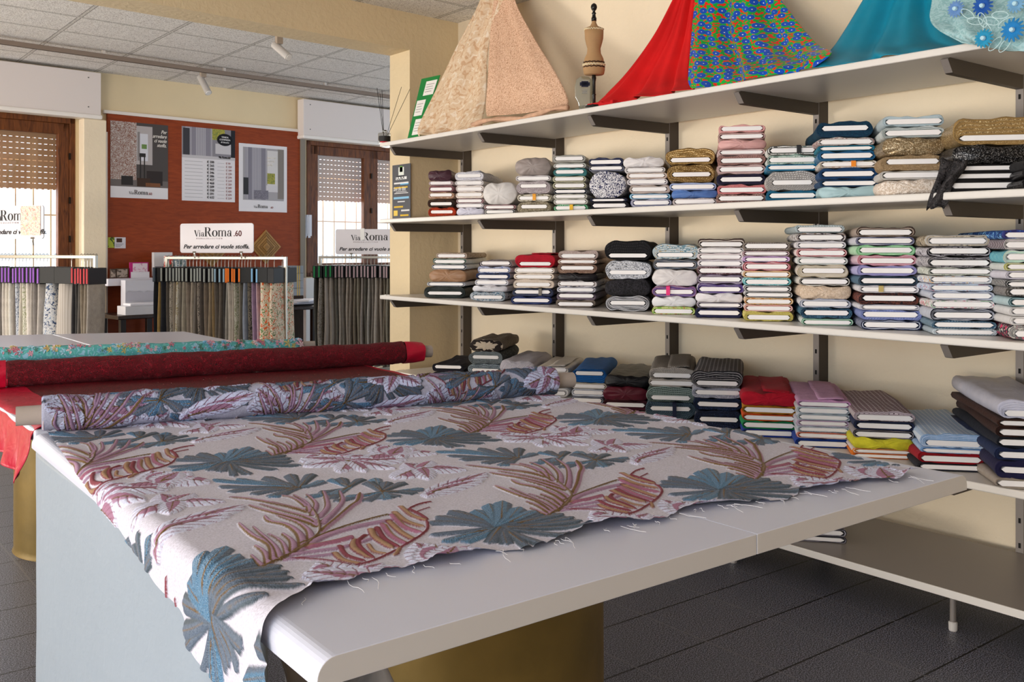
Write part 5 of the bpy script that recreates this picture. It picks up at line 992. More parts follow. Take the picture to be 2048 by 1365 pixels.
for s in np.linspace(0, .09, 8):
    P.append([Vector((b1.x, b1.y, ZT + .052)) + ax * s + (sd * cos(t) + Vector((0, 0, 1)) * sin(t)) * (.047 - .008 * s / .09 + .003 * sin(t * 4 + s * 40)) for t in np.linspace(0, 2 * pi, 30, endpoint=False)])
q.grid(P, 0, True); o = q.build('plain_red_end', RED, rr0, smooth=True); o.matrix_parent_inverse = Matrix.Translation(-rr0.location)
nu, nv = 260, 150
u = np.linspace(0, 1, nu)[None, :]; v = np.linspace(0, 1, nv)[:, None]
x = .475 + 1.645 * u + 0 * v + .03 * v; y = 2.93 + .02 * np.sin(x * 9) + (4.0 - .16 * (x - .6) - 2.93) * v + 0 * u
d = .60 + R_ - x; on = d > 0; a_ = np.clip(d / R_, 0, pi / 2); dn = np.clip(d - arc, 0, 9); of = .003 + .002 * (1 + np.sin(x * 13 + y * 9)) + .0012 * (1 + np.sin(y * 31 + 3 * np.sin(x * 5)))
fo = .016 * np.sin(y * 34 + 3 * dn * 10) * np.clip(dn * 10, 0, 1)
X_ = np.where(on, .60 + R_ - (R_ + of) * np.sin(a_) - fo - .25 * dn, x); Z_ = np.where(on, ZT - R_ + (R_ + of) * np.cos(a_) - dn * (1.0 + .25 * np.sin(y * 3.2)), ZT + of)
xr = 2.04 - R_; d2 = x - xr; on2 = d2 > 0; a2 = np.clip(d2 / R_, 0, pi / 2); dn2 = np.clip(d2 - arc, 0, 9)
X_ = np.where(on2, xr + (R_ + of) * np.sin(a2), X_); Z_ = np.where(on2, ZT - R_ + (R_ + of) * np.cos(a2) - dn2, Z_)
V3 = np.stack([X_, y, Z_], -1)
q = MB(); q.v = [tuple(p) for p in V3.reshape(-1, 3)]
F = gridF(nu, nv); uu = np.arange(nu - 1)[None, :] + 0 * np.arange(nv - 1)[:, None]; uu = uu.ravel()
q.f = [tuple(int(k) for k in f) for f in F]; q.m = [1 if (a < 40 or a > 236) else 0 for a in uu]
o = q.build('red_cloth', [mat('#6c0616', 'lace', '#3c020c', rough=.55, scale=1.2), RED], None, smooth=True, solid=.002); tag(o, 'dark red sequined fabric spread behind the front table, falling off at left', 'fabric')
q = MB(); rr = random.Random(2)
for k in range(40):
    xx = rr.uniform(.75, 1.9); yy = rr.uniform(3.0, 3.6); q.lathe([(.0026, 0), (.0026, .0006), (0, .001)], 8, 0, (xx, yy, ZT + .0105))
q.build('sequins', mat('#ffd0d0', 'flat', metal=.9, rough=.15), o)
# turquoise embroidered roll, further back
c0 = onZ(-30, 726, ZT); c1 = onZ(600, 706, ZT)
TQ = mat('#4f9c9c', 'print', '#88b4c8', rough=.7, scale=.9, c3='#6cb4b0')
r3 = roll('flat turquoise roll with embroidered flowers, furthest of the three rolls', (c0.x, c0.y + .01, ZT + .036), (c1.x, c1.y + .01, ZT + .036), .030, .018, 0, .075, {'n': (200, 30), 'm': TQ, 'me': TQ}, 5)
ax = (Vector((c1.x, c1.y, 0)) - Vector((c0.x, c0.y, 0))); rr = random.Random(9); fcol = ['#d49cac', '#a8ccdc', '#c8b878', '#7cb4d4', '#dcc0c8', '#c47c8c', '#5a8a7c']
for k in range(7):
    q = MB()
    for j in range(22):
        t = rr.random(); e = radians(rr.uniform(95, 185)); base_ = Vector((c0.x, c0.y + .01, ZT + .036)) + ax * t
        nrm = Vector((-.12, -sin(e - pi / 2) if False else -abs(sin(e - pi / 2)) - .2, abs(cos(e - pi / 2)) * .9)).normalized(); c = base_ + nrm * .0305
        t1_ = Vector((1, 0, 0)); t2_ = nrm.cross(t1_).normalized(); s = rr.uniform(.008, .02); np_ = rr.choice([1, 5, 6]); a0_ = rr.uniform(0, 6)
        for m_ in range(np_):
            a_ = a0_ + 2 * pi * m_ / np_; d_ = t1_ * cos(a_) + t2_ * sin(a_); e_ = t2_ * cos(a_) - t1_ * sin(a_); w_ = s * .28
            i = len(q.v); q.v += [tuple(c - r3.location), tuple(c + d_ * s * .6 + e_ * w_ + nrm * .003 - r3.location), tuple(c + d_ * s * 1.15 - r3.location), tuple(c + d_ * s * .6 - e_ * w_ + nrm * .003 - r3.location)]; q.face((i, i + 1, i + 2, i + 3))
    tag(q.build('embroidered_petals', mat(fcol[k], 'flat', rough=.6), r3, solid=.0015), kind='stuff')
q = MB(); P = []
for yy in np.linspace(0, 1, 14): P.append([(x_, 4.18 + .03 * sin(x_ * 7) + (c0.y - .05 - 4.18 - (x_ - .6) * .33) * yy, ZT + .004 + .003 * sin(x_ * 11 + yy * 5)) for x_ in np.linspace(.62, 2.0, 40)])
q.grid(P); o = q.build('turquoise_cloth', mat('#6cb0b0', 'lace', '#8cc8c8', rough=.7), None, smooth=True, solid=.002); tag(o, 'pale turquoise lace fabric unrolled on the table behind the red roll', 'fabric')
# satin lining cloth hanging under the near corner of the front table
q = MB(); P = []
for k in range(16):
    t = k / 15; P.append([Vector((.60 + .16 * u_ + .012 * sin(u_ * 9 + t * 5), 1.36 + .06 * sin(u_ * 5) - .10 * t + .02 * sin(t * 8 + u_ * 6), ZT - TT - .002 - .30 * t * (1 - .25 * (2 * u_ - 1) ** 2))) for u_ in np.linspace(0, 1, 20)])
q.grid(P); o = q.build('hanging_satin', mat('#8d847c', 'satin', rough=.35, scale=2), None, smooth=True, solid=.002); tag(o, 'grey-beige satin cloth hanging beneath the near left corner of the front table', 'fabric')
# ------------------------------------------------------------ far room: sample racks
CHR = mat('#a49e94', 'flat', metal=.8, rough=.28); BLK = mat('#0b0a0c', 'flat', rough=.55)
RD = Vector((cos(A + radians(12)), -sin(A + radians(12)), 0)); RN = Vector((-RD.y, RD.x, 0))   # bar direction, direction away from viewer
PAL = ['#8f8377', '#a4988c', '#6f665e', '#b9aea0', '#7c746c', '#95897a', '#5c544e', '#c4bbb0']
def frameM(o): 
    M = Matrix((RD, RN, Vector((0, 0, 1)))).transposed().to_4x4(); return M
def sign(base, w_, h_, z, idx, lab, cut=None):
    r = empty('rack_sign', base, lab, 'sign', atan2(RD.y, RD.x), 'shop signs on the sample racks'); q = MB(); rad = .02; pr = []
    for cx, cz, a0 in ((w_ - rad, h_ - rad, 0), (rad, h_ - rad, 90), (rad, rad, 180), (w_ - rad, rad, 270)):
        for k in range(6): t = radians(a0 + 18 * k); pr.append((cx + rad * cos(t), cz + rad * sin(t)))
    n = len(pr)
    for y in (-.004, .004): q.v += [(x, y, zz + z) for x, zz in pr]
    q.face(range(n)); q.face(list(range(n, 2 * n))[::-1])
    for a in range(n): b = (a + 1) % n; q.face((a, b, n + b, n + a))
    q.build('panel', mat('#e6e2e8', 'flat', rough=.4), r)
    q = MB()
    for x in (w_ * .2, w_ * .84): q.tube([(x, 0, z - .045), (x, -.006, z - .01), (x, -.006, z + .012)], .006, 8); q.tube([(x - .012, -.008, z + .006), (x + .012, -.008, z + .006)], .007, 8)
    q.build('clip', CHR, r)
    def T_(s, size, x, zz, c, **k):
        o = text(s, size, (x, -.0055, z + zz), (1, 0, 0), (0, 0, 1), mat(c, 'flat', rough=.6), None, **k); o.parent = r; return o
    for s_, size_, x_ in (('Via', h_ * .31, w_ * .195), ('Roma', h_ * .45, w_ * .335)):
        serif(s_, size_, (x_, -.0055, z + h_ * .555), (1, 0, 0), (0, 0, 1), mat('#1c1a1c', 'flat', rough=.6), None, xs=1.0).parent = r
    T_('.60', h_ * .27, w_ * .735, h_ * .565, '#5c1c1c', xs=.95, off=.0008)
    T_('HOMECOLLECTION', h_ * .065, w_ * .225, h_ * .465, '#8a7478', sp=2.0)
    T_('Per arredare ci vuole stoffa.', h_ * .195, w_ * .045, h_ * .15, '#1c1a1c', shear=.32, xs=1.16, off=.0010)
    return r
def rack(base, w_, specs, lab, which, zbar=1.30, zbot=.32, depth=.40, hooks=True):
    """base: left foot on the floor; specs: list of (x centre, width, header colour, spine colour, cloth code, slant)"""
    rz = atan2(RD.y, RD.x)
    r = empty('sample_rack', base, lab, 'rack', rz)
    q = MB()
    q.box((0, -.012, zbar - .012), (w_, .012, zbar + .012))
    for x in (0, w_): q.box((x - .012, -.012, .04), (x + .012, .012, zbar + .012)); q.box((x - .012, -.25, .02), (x + .012, .25, .045))
    q.box((0, -.012, .1), (w_, .012, .125)); q.build('frame', CHR, r, bevel=.003)
    q = MB()
    for x in (0, w_):
        for y in (-.22, .22): q.tube([(x - .012, y, .022), (x + .012, y, .022)], .022, 12)
    q.build('wheel', BLK, r)
    for k, (x, ww, hc, sc, cc, wd) in enumerate(specs):
        rr = random.Random(which * 100 + k); lb = '%s, %s from left on the %s rack' % (wd, ORL[k], ('left', 'centre', 'right')[which])
        p = base + RD * x; s = empty('curtain_sample', p, lb, 'fabric sample', rz + rr.uniform(-.05, .05), 'hanging fabric samples on the racks')
        zt2 = zbar - .075 + rr.uniform(-.004, .004); hh = .115
        q = MB(); q.box((-ww / 2, -depth / 2, zt2 - hh), (ww / 2, depth / 2, zt2)); q.build('header', mat(hc, 'flat', rough=.5), s, bevel=.002)
        if sc: q = MB(); q.box((-min(ww, .022) * .3, -depth / 2 - .004, zt2 - hh + .006), (min(ww, .022) * .3, -depth / 2, zt2 - .006)); q.build('spine', mat(sc, 'flat', rough=.5), s)
        q = MB(); P = []; n = 26; ph = rr.uniform(0, 6)
        for z in np.linspace(zt2 - hh, zbot + rr.uniform(-.03, .03), 9):
            f = (zt2 - hh - z) / 1.0; b = ww * (.62 + .35 * min(1, f * 4)); row = []
            for i in range(n):
                t = 2 * pi * i / n; row.append((b * .75 * cos(t) * (1 + .25 * sin(3 * t + ph)) + .006 * sin(ph + z * 7), -depth * .02 + (depth * .49) * sin(t) * (1 - .04 * sin(5 * t + ph)), z))
            P.append(row)
        q.grid(P, 0, True); q.face([len(q.v) - n + i for i in range(n)]); q.face(list(range(n))[::-1]); q.build('cloth', fabm(cc), s, smooth=True)
        q = MB(); q.tube([(0, 0, zt2 - .002), (0, 0, zt2 + .045), (0, .012, zbar + .010), (0, .004, zbar + .022), (0, -.012, zbar + .016)], .0022, 6); q.build('hook', CHR, s)
    return r
def specs(x0, px_w, lst):
    out = []; x = x0
    for ww, hc, sc, cc, wd in lst: out.append((x + ww / 2, ww * .96, hc, sc, cc, wd)); x += ww
    return out
rr = random.Random(1)
def g(i): return 'p' + PAL[i % 8]
# centre rack
PB = onD(334, 516, 7.9); PE = onD(571, 516, 7.6); WC = (PE - PB).length
RD = (Vector((PE.x, PE.y, 0)) - Vector((PB.x, PB.y, 0))).normalized(); RN = Vector((-RD.y, RD.x, 0)); RD0, RN0 = RD, RN
L_ = [(.03, '#20242c', '#4a5866', 'p#2c3038', 'dark navy curtain sample'), (.03, '#0b0a0c', None, 'p#c4a468', 'yellow-beige curtain sample')]
cols = ['p#3a3c44', 'p#6c645c', 'f#c8c0b4/#8a8478', 'p#a89c8c', 'f#d8d4c8/#b0a078', 'p#8c8478', 'p#b4ac9c', 'p#94887c', 'p#c0b4a4', 's#787068', 'f#a89c90/#54504c', 'p#5c544e', 'p#8a7c6e', 'p#a4947e', 'p#98805c', 'p#6e655c', 'p#7c7268', 'p#4c4846', 'p#5a5654', 'p#888078']
for k in range(18): L_.append((.0285, '#0d0c0f', '#9aa09c' if k < 15 else '#8cacc0', cols[k % 20], ['grey-brown', 'taupe', 'beige', 'stone grey'][k % 4] + ' curtain sample with grey spine'))
for k in range(5): L_.append((.0235, '#b8561a' if k == 0 else '#0d0c0f', '#e8761c', ['p#a4a098', 'p#d8d0c4', 'p#c8bcb0', 'f#c8c4b8/#8a9070', 'p#948c7c'][k], 'pale curtain sample with orange spine'))
L_ += [(.045, '#0b0a0c', None, 'p#8c94a4', 'blue-grey sample with wide black header'), (.045, '#0b0a0c', None, 'f#6c6458/#2c2a28', 'dark patterned sample with black header'), (.022, '#0d0c0f', '#7cb0d8', 'p#a890ac', 'mauve curtain sample with light blue spine'), (.022, '#0d0c0f', '#7cb0d8', 'p#c8a8b4', 'pink curtain sample with light blue spine'), (.075, '#0b0a0c', None, 'f#e0d4c0/#e06428/#6c8c50', 'cream sample printed with orange and green leaves'), (.05, '#1c1a1c', None, 'f#dcd0bc/#c87050/#5c7048', 'cream leaf-printed end sample')]
tot = sum(a[0] for a in L_); L_ = [(a[0] * WC / tot * 1.0,) + a[1:] for a in L_]
B = Vector((PB.x, PB.y, 0)); rack(B, WC, specs(0, 0, L_), 'chrome rack of curtain samples in the centre of the back room', 1, zbar=PB.z, depth=.36)
s0 = onD(364, 506, 7.84); w_ = 167 / FPX * 7.72; sg = sign(Vector((s0.x, s0.y, 0)) - RN * .02, w_, .236, s0.z, 1, 'white shop slogan sign on top of the centre sample rack')
# left rack
PB = onD(-60, 516, 7.15); PE = onD(191, 514, 6.75); WL = (Vector((PE.x, PE.y, 0)) - Vector((PB.x, PB.y, 0))).length
RD = (Vector((PE.x, PE.y, 0)) - Vector((PB.x, PB.y, 0))).normalized(); RN = Vector((-RD.y, RD.x, 0))
L_ = []
lc = ['p#b4aca4', 'p#8a8480', 'p#c8c0b8', 'p#d8d0c4', 'p#dcd8d0', 'p#8c847c', 'f#c4c8d0/#7c8494', 'p#ccc4b8', 'f#d8d4c8/#a0a484', 'p#dcd4cc']
for k in range(23): L_.append((.03, '#0d0b10', '#8a4cb4', lc[k % 10], ['cream', 'grey', 'ivory', 'pearl grey', 'pale beige'][k % 5] + ' curtain sample with purple spine'))
L_ += [(.12, '#0b0a0c', None, 'f#c4c4c4/#3c4c6c/#8c98ac', 'sample printed with dark blue flowers'), (.14, '#0b0a0c', None, 'z#b8b0a8/#a0988f', 'pleated pale sample under a wide black header')]
for k in range(6): L_.append((.024, '#1c1012', '#b4202c', ['p#3c3a3c', 'p#4c4a48', 'p#6c6660', 'p#8c8070', 'p#9c9080', 'p#a8a098'][k], 'dark grey sample with red spine' if k < 3 else 'taupe sample with red spine'))
tot = sum(a[0] for a in L_); WL2 = WL + .02; L_ = [(a[0] * WL2 / tot,) + a[1:] for a in L_]
rack(Vector((PB.x, PB.y, 0)), WL, specs(0, 0, L_), 'chrome rack of curtain samples at the left edge of the back room', 0, zbar=PB.z + .01, depth=.17)
s0 = onD(-36, 480, 7.0); sl = sign(Vector((s0.x, s0.y, 0)) - RN * .02, .60, .236, s0.z + .005, 0, 'white shop slogan sign on the left sample rack, partly cut by the frame')
q = MB(); q.box((.395, -.0085, s0.z + .03), (.575, -.0065, s0.z + .236)); q.build('patterned_swatch', mat('#ecdcd4', 'print', '#d8a898', scale=1.4, c3='#c8d0a8'), sl)
# right rack, in front of the right window
PB = onD(640, 517, 9.2); PE = onD(862, 517, 9.0)
RD = (Vector((PE.x, PE.y, 0)) - Vector((PB.x, PB.y, 0))).normalized(); RN = Vector((-RD.y, RD.x, 0)); WR_ = (PE - PB).length
L_ = []
gc = ['p#6c6860', 'p#b4aca4', 'p#8c847c', 'p#c0b4a8', 'p#a09488', 'p#8c8070', 'p#9c9484', 'p#a89c94']
for k in range(4): L_.append((.05 if k else .035, '#141a18', '#1c8c4c', ['p#5c5c58', 'f#a8a098/#7c766c', 's#a8a09a', 's#9c948c'][k], 'taupe sample with green spine' if k < 2 else 'pale grey satin sample with green spine'))
for k in range(25): L_.append((.032, '#0d0c0f', '#b49aa0', gc[k % 8], ['beige', 'grey', 'sand', 'rosy grey', 'brown-grey'][k % 5] + ' curtain sample with dusty pink spine'))
tot = sum(a[0] for a in L_); L_ = [(a[0] * WR_ / tot,) + a[1:] for a in L_]
rack(Vector((PB.x, PB.y, 0)), WR_, specs(0, 0, L_), 'chrome rack of curtain samples before the right window', 2, zbar=PB.z + .01, depth=.34)
s0 = onD(673, 509, 9.1); sr = sign(Vector((s0.x, s0.y, 0)) - RN * .02, .78, .236, s0.z, 2, 'white shop slogan sign on the right sample rack, cut off by the pillar')
q = MB(); q.box((.245, -.010, s0.z + .135), (.285, -.0065, s0.z + .243)); q.build('white_clip_note', mat('#fbfaf8', 'flat'), sr)

# ------------------------------------------------------------ wall panel: posters and cards
def wbox(name, px0, px1, py0, py1, d0, d1, m, parent=None, bevel=0, yc=None):
    s0, s1 = sW(px0, d0), sW(px1, d0); pm = (px0 + px1) / 2
    return boxo(name, (s0, -d1, zW(pm, py1, d0)), (s1, -d0, zW(pm, py0, d0)), m, parent, bevel, WM)
def poster(px0, px1, py0, py1, lab):
    s0, s1 = sW(px0, .035), sW(px1, .035); pm = (px0 + px1) / 2; z0, z1_ = zW(pm, py1, .035), zW(pm, py0, .035)
    o = boxo('poster', (s0, -.034, z0), (s1, -.031, z1_), mat('#e8e4e8', 'flat', rough=.45), None, 0, WM); tag(o, lab, 'poster')
    def R(u0, u1, v0, v1, c, kind='flat', c2=None, lay=1, nm='printed_picture'):
        return boxo(nm, (s0 + (s1 - s0) * u0, -.0345 - .0006 * lay, z0 + (z1_ - z0) * v0), (s0 + (s1 - s0) * u1, -.034, z0 + (z1_ - z0) * v1), mat(c, kind, c2, rough=.5), o, 0, WM)
    def Tx(s, size, u, v, c, **k):
        if s in ('Via', 'Roma'): return serif(s, size * 1.15, WO + WE * (s0 + (s1 - s0) * u) + WN * .0372 + Vector((0, 0, z0 + (z1_ - z0) * v)), WE, (0, 0, 1), mat(c, 'flat'), o, xs=.9)
        p = WO + WE * (s0 + (s1 - s0) * u) + WN * .0372 + Vector((0, 0, z0 + (z1_ - z0) * v)); t = text(s, size, p, WE, (0, 0, 1), mat(c, 'flat'), o, **k); return t
    return o, R, Tx
o, R, Tx = poster(221, 336, 246, 397, 'poster of a living room with leaf curtain, leftmost on the wall panel')
R(0, 1, .15, 1, '#4c4644'); R(.0, .44, .2, 1, '#cfc8c4', 'lace', '#8a5a48', 2); R(.44, .72, .45, .96, '#b8b0b0', lay=2); R(.50, .64, .5, .86, '#d8d8e0', lay=3); R(.46, .50, .5, .88, '#8a8484', lay=3); R(.0, 1, .15, .24, '#6c6462', lay=3)
R(.18, .38, .17, .29, '#2a2422', lay=4); R(.45, .68, .16, .27, '#3c2618', lay=5); R(.62, .9, .18, .37, '#2c2220', lay=4); R(.60, .86, .16, .21, '#7c4c2c', lay=5); R(.50, .52, .25, .55, '#2a2624', lay=4); R(.57, .59, .25, .55, '#2a2624', lay=4); R(.49, .6, .55, .6, '#2a2624', lay=4); R(.53, .62, .66, .72, '#6c8c4c', lay=4)
for k, s in enumerate(('Per', 'arredare', 'ci vuole', 'stoffa.')): Tx(s, .05, .97, .88 - .06 * k, '#ece6e0', align='RIGHT', shear=.3, xs=.8, thick=.004)
Tx('Via', .035, .31, .05, '#2c2a2c'); Tx('Roma', .055, .40, .05, '#2c2a2c', xs=.95); Tx('.60', .034, .64, .05, '#8c3c3c')
o, R, Tx = poster(364, 470, 257, 403, 'price list poster with euro prices in the middle of the wall panel')
R(0, 1, .58, 1, '#8c8890'); R(.06, .56, .62, 1, '#b4b0b8', 'check', '#8c8894', 2); R(.02, .14, .62, .98, '#3c3a40', lay=3); R(.56, .8, .85, 1, '#6c8444', 'lace', '#c8b848', 3); R(.62, .95, .66, .8, '#d0ccd0', lay=2); R(.0, 1, .58, .62, '#c8c4c8', lay=4); R(.92, 1, .58, 1, '#1c1c24', lay=3)
q = MB(); sA, sB = sW(364, .035), sW(470, .035); zA, zB = zW(417, 403, .035), zW(417, 257, .035)
q.prism([(sA + (sB - sA) * (.80 + .15 * cos(t)), (.86 + .085 * sin(t)) * (zB - zA) + zA) for t in np.linspace(0, 2 * pi, 24, endpoint=False)], .0345, .0375, 0, WM @ Matrix(((1, 0, 0, 0), (0, 0, -1, 0), (0, 1, 0, 0), (0, 0, 0, 1)))); bd = q.build('round_badge', mat('#1a1a20', 'flat'), o)
for k, s in enumerate(('TENDA', 'COMPRESA', 'di binario')): Tx(s, .024, .80, .885 - .035 * k, '#e8e8ec', align='CENTER', thick=.0045)
Tx('Via Roma.60', .032, .68, .60, '#2c2a2c', thick=.0045, xs=.8)
A1_ = [200, 265, 305, 346, 386, 427, 468, 509, 550, 591, 632]; A2_ = [99, 159, 199, 239, 279, 319, 359, 399, 439, 479, 519]
for k in range(11):
    v = .525 - .0485 * k; Tx('€ %d' % A1_[k], .034, .46, v, '#2c2a2e', xs=.95, off=.0004); Tx('€ %d' % A2_[k], .031, .82, v - .005, '#a06a6c', xs=.85)
    R(.05, .38, v + .008, v + .013, '#a8a4a8', nm='printed_line'); R(.66, .79, v + .004, v + .008, '#a8a4a8', nm='printed_line')
o, R, Tx = poster(478, 574, 290, 424, 'white bordered curtain poster, rightmost and lowest on the wall panel')
R(.08, .93, .17, .95, '#a8a4a8'); R(.12, .56, .18, .95, '#b0acb4', 'check', '#84808c', 2); R(.09, .19, .25, .5, '#2c2a2e', lay=3); R(.58, .8, .4, .92, '#d8d4d4', lay=3); R(.58, .74, .42, .58, '#6c7c3c', 'lace', '#b0a848', 4); R(.80, .93, .2, .95, '#8c847e', 'stripe', '#6c645e', 3); R(.56, .8, .3, .4, '#d4d0d4', lay=3); R(.3, .6, .19, .32, '#8c8894', 'lace', '#6c6874', 4)
for k, s in enumerate(('arredare', 'ci vuole', 'stoffa.')): Tx(s, .036, .58, .80 - .055 * k, '#f4f0ec', shear=.3, xs=.8, thick=.0055)
Tx('Via', .030, .30, .055, '#2c2a2c'); Tx('Roma', .048, .38, .055, '#2c2a2c', xs=.95); Tx('.60', .03, .64, .055, '#8c3c3c')
c = wbox('business_card', 216, 229, 475, 496, .031, .034, mat('#b8c048', 'print', '#3c5a28', scale=.6)); tag(c, 'green and yellow card pinned at the left of the wall panel', 'card')
c = wbox('business_card', 229, 251, 475, 497, .031, .034, mat('#e0dce4', 'flat')); tag(c, 'white card with small portrait pinned beside the green card', 'card')
wbox('portrait_picture', 233, 244, 477, 485, .0342, .036, mat('#4c342c', 'flat'), c)
for k in range(3): wbox('printed_line', 231, 247 - 3 * k, 488 + 2.4 * k, 489 + 2.4 * k, .0342, .0355, mat('#8c8890', 'flat'), c)
# wooden diamond frames behind the centre sign
def diamond(pc, hw, lab):
    p = onW(pc[0], pc[1], .05); s = (p - WO).dot(WE); ww = abs(sW(pc[0] + hw) - sW(pc[0])); q = MB()
    for k in range(5):
        a = ww * (1 - k * .18); b = ww * (1 - k * .18 - .15); Q = []
        for f, y in ((a, -.04 - .004 * k), (b, -.045 - .004 * k)): Q.append([(s + f, y, p.z), (s, y, p.z + f), (s - f, y, p.z), (s, y, p.z - f)])
        q.grid([[tuple(WM @ Vector(v)) for v in row] for row in Q], k % 2, True)
    q.v += [tuple(WM @ Vector(v)) for v in ((s + ww, -.031, p.z), (s, -.031, p.z + ww), (s - ww, -.031, p.z), (s, -.031, p.z - ww))]; n = len(q.v); q.face((n - 4, n - 3, n - 2, n - 1))
    for k in range(4): j = (k + 1) % 4; q.face((k, j, n - 4 + j, n - 4 + k))
    m = 4 * 9; q.face((m, m + 1, m + 2, m + 3), 1)
    o = q.build('wooden_diamond_sampler', [mat('#b88a50', 'wood', '#a0743c', rough=.5), mat('#a0743c', 'wood', '#8c6430', rough=.5)]); tag(o, lab, 'frame sampler')
diamond((533, 494), 30, 'wooden diamond of nested frame corners to the right behind the centre sign')
diamond((425, 502), 30, 'wooden diamond of nested frame corners hidden low behind the centre sign')
# white shelf with cards, left of the centre rack
def P7(px, py, d=8.9): return onD(px, py, d)
DW = 8.9
pm = onW(270, 563, .15); RDw = WE
def fbox(name, px0, px1, py0, py1, off, depth, m, lab=None, cat=None, parent=None, bevel=.002):
    s0, s1 = sW(px0, off + depth), sW(px1, off + depth); c = (px0 + px1) / 2; o = boxo(name, (s0, -off - depth, zW(c, py1, off + depth)), (s1, -off, zW(c, py0, off + depth)), m, parent, bevel, WM)
    if lab: tag(o, lab, cat)
    return o
fbox('wall_shelf', 216, 340, 557, 571, .032, .24, mat('#dfdce6', 'flat', rough=.4), 'short white wall shelf holding cards, left of the centre rack', 'shelf')
for px0, px1, py0, py1, c, lab in ((221, 233, 538, 556, '#4a3a34', 'small dark photo frame, leftmost on the white wall shelf'), (233, 257, 537, 556, '#5c4634', 'brown photo card, second on the white wall shelf'), (260, 297, 525, 556, '#c02c7c', 'magenta edged leaflet holder on the white wall shelf')):
    o = fbox('card_stand', px0, px1, py0, py1, .15, .02, mat(c, 'flat'), lab, 'card')
    fbox('card_front', px0 + (1 if px0 < 250 else 6), px1 - 2, py0 + 2, py1 - 1, .172, .004, mat('#a8988c' if px0 < 250 else '#ecdce6', 'print', '#5c5048' if px0 < 250 else '#d8a8c0', scale=.6), parent=o, bevel=0)
o = fbox('leaflet', 262, 299, 544, 557, .20, .004, mat('#e0dce2', 'flat'), 'white leaflet lying against the magenta holder', 'card')
o = fbox('brochure_stack', 308, 345, 505, 553, .16, .05, mat('#dcdadc', 'flat', rough=.4), 'stack of white brochures standing at the right end of the wall shelf', 'brochures')
fbox('cover_photo', 310, 333, 533, 549, .212, .002, mat('#8c8890', 'print', '#c8c4cc', scale=.5), parent=o, bevel=0)
for px0, px1, c, lab in ((331, 346, '#c83c34', 'red topped catalogue standing behind the centre rack'), (347, 372, '#7c8a90', 'printed catalogue standing behind the centre rack')):
    o = fbox('catalogue', px0, px1, 512, 540, .30, .04, mat(c, 'print', '#e0dcd8', scale=.5, c3='#4c5c4c'), lab, 'catalogue')
# small table with white catalogues
def tb(name, s0, s1, d0, d1, ztop, lab):
    r = empty(name, WO + WE * (s0 + s1) / 2 + WN * (d0 + d1) / 2, lab, 'table'); inv = Matrix.Translation(-r.location)
    q = MB(); q.box((s0, -d1, ztop - .035), (s1, -d0, ztop), 0, inv @ WM); q.build('tabletop', mat('#3a2a22', 'wood', '#2a1c16', rough=.3), r, bevel=.008)
    for a, b in ((s0 + .06, d0 + .05), (s1 - .06, d0 + .05), (s0 + .06, d1 - .05), (s1 - .06, d1 - .05)):
        q = MB(); q.box((a - .025, -b - .025, 0), (a + .025, -b + .025, ztop - .035), 0, inv @ WM); q.build('leg', mat('#241a16', 'flat', rough=.4), r, bevel=.003)
    return r
zc = zW(285, 630, .6)
tb('side_table', sW(234, .6), sW(352, .6), .1, .62, zc, 'small dark side table under the white catalogues, left of centre rack')
def zpx(px, py, off): return zW(px, py, off)
o = boxo('catalogue_box', (sW(246, .35), -.40, zc), (sW(345, .35), -.30, zW(290, 560, .38)), mat('#d4d2da', 'flat', rough=.4), None, .003, WM); tag(o, 'large pale catalogue standing open on the dark side table', 'catalogue')
text('DENIM COUTURE', .055, WO + WE * sW(264, .4) + WN * .402 + Vector((0, 0, zW(290, 598, .4))), WE, (0, 0, 1), mat('#a8a6ae', 'flat'), o, xs=.92, sp=1.15)
q = MB(); n = 14
P = [[tuple(WM @ Vector((sW(246, .35) + (sW(345, .35) - sW(246, .35)) * k / n, -.405, zW(290, 585, .4) + .018 * abs(sin(k * 1.25)) ))) , tuple(WM @ Vector((sW(246, .35) + (sW(345, .35) - sW(246, .35)) * k / n, -.403, zW(290, 602, .4))))] for k in range(n + 1)]
q.grid(P); q.build('mountain_print', mat('#bcbac4', 'flat'), o)
zb1 = zc + .001
o = boxo('white_box', (sW(249, .58), -.60, zb1), (sW(352, .58), -.42, zW(290, 612, .6)), mat('#dcdade', 'flat', rough=.4), None, .003, WM); tag(o, 'white box of catalogues lying on the dark side table', 'box')
z2_ = zW(290, 612, .6) + .001
o = boxo('open_magazine', (sW(257, .55), -.59, z2_), (sW(352, .55), -.43, z2_ + .022), mat('#ece9f0', 'flat', rough=.4), None, .006, WM); tag(o, 'open white magazine on top of the catalogue box', 'magazine')
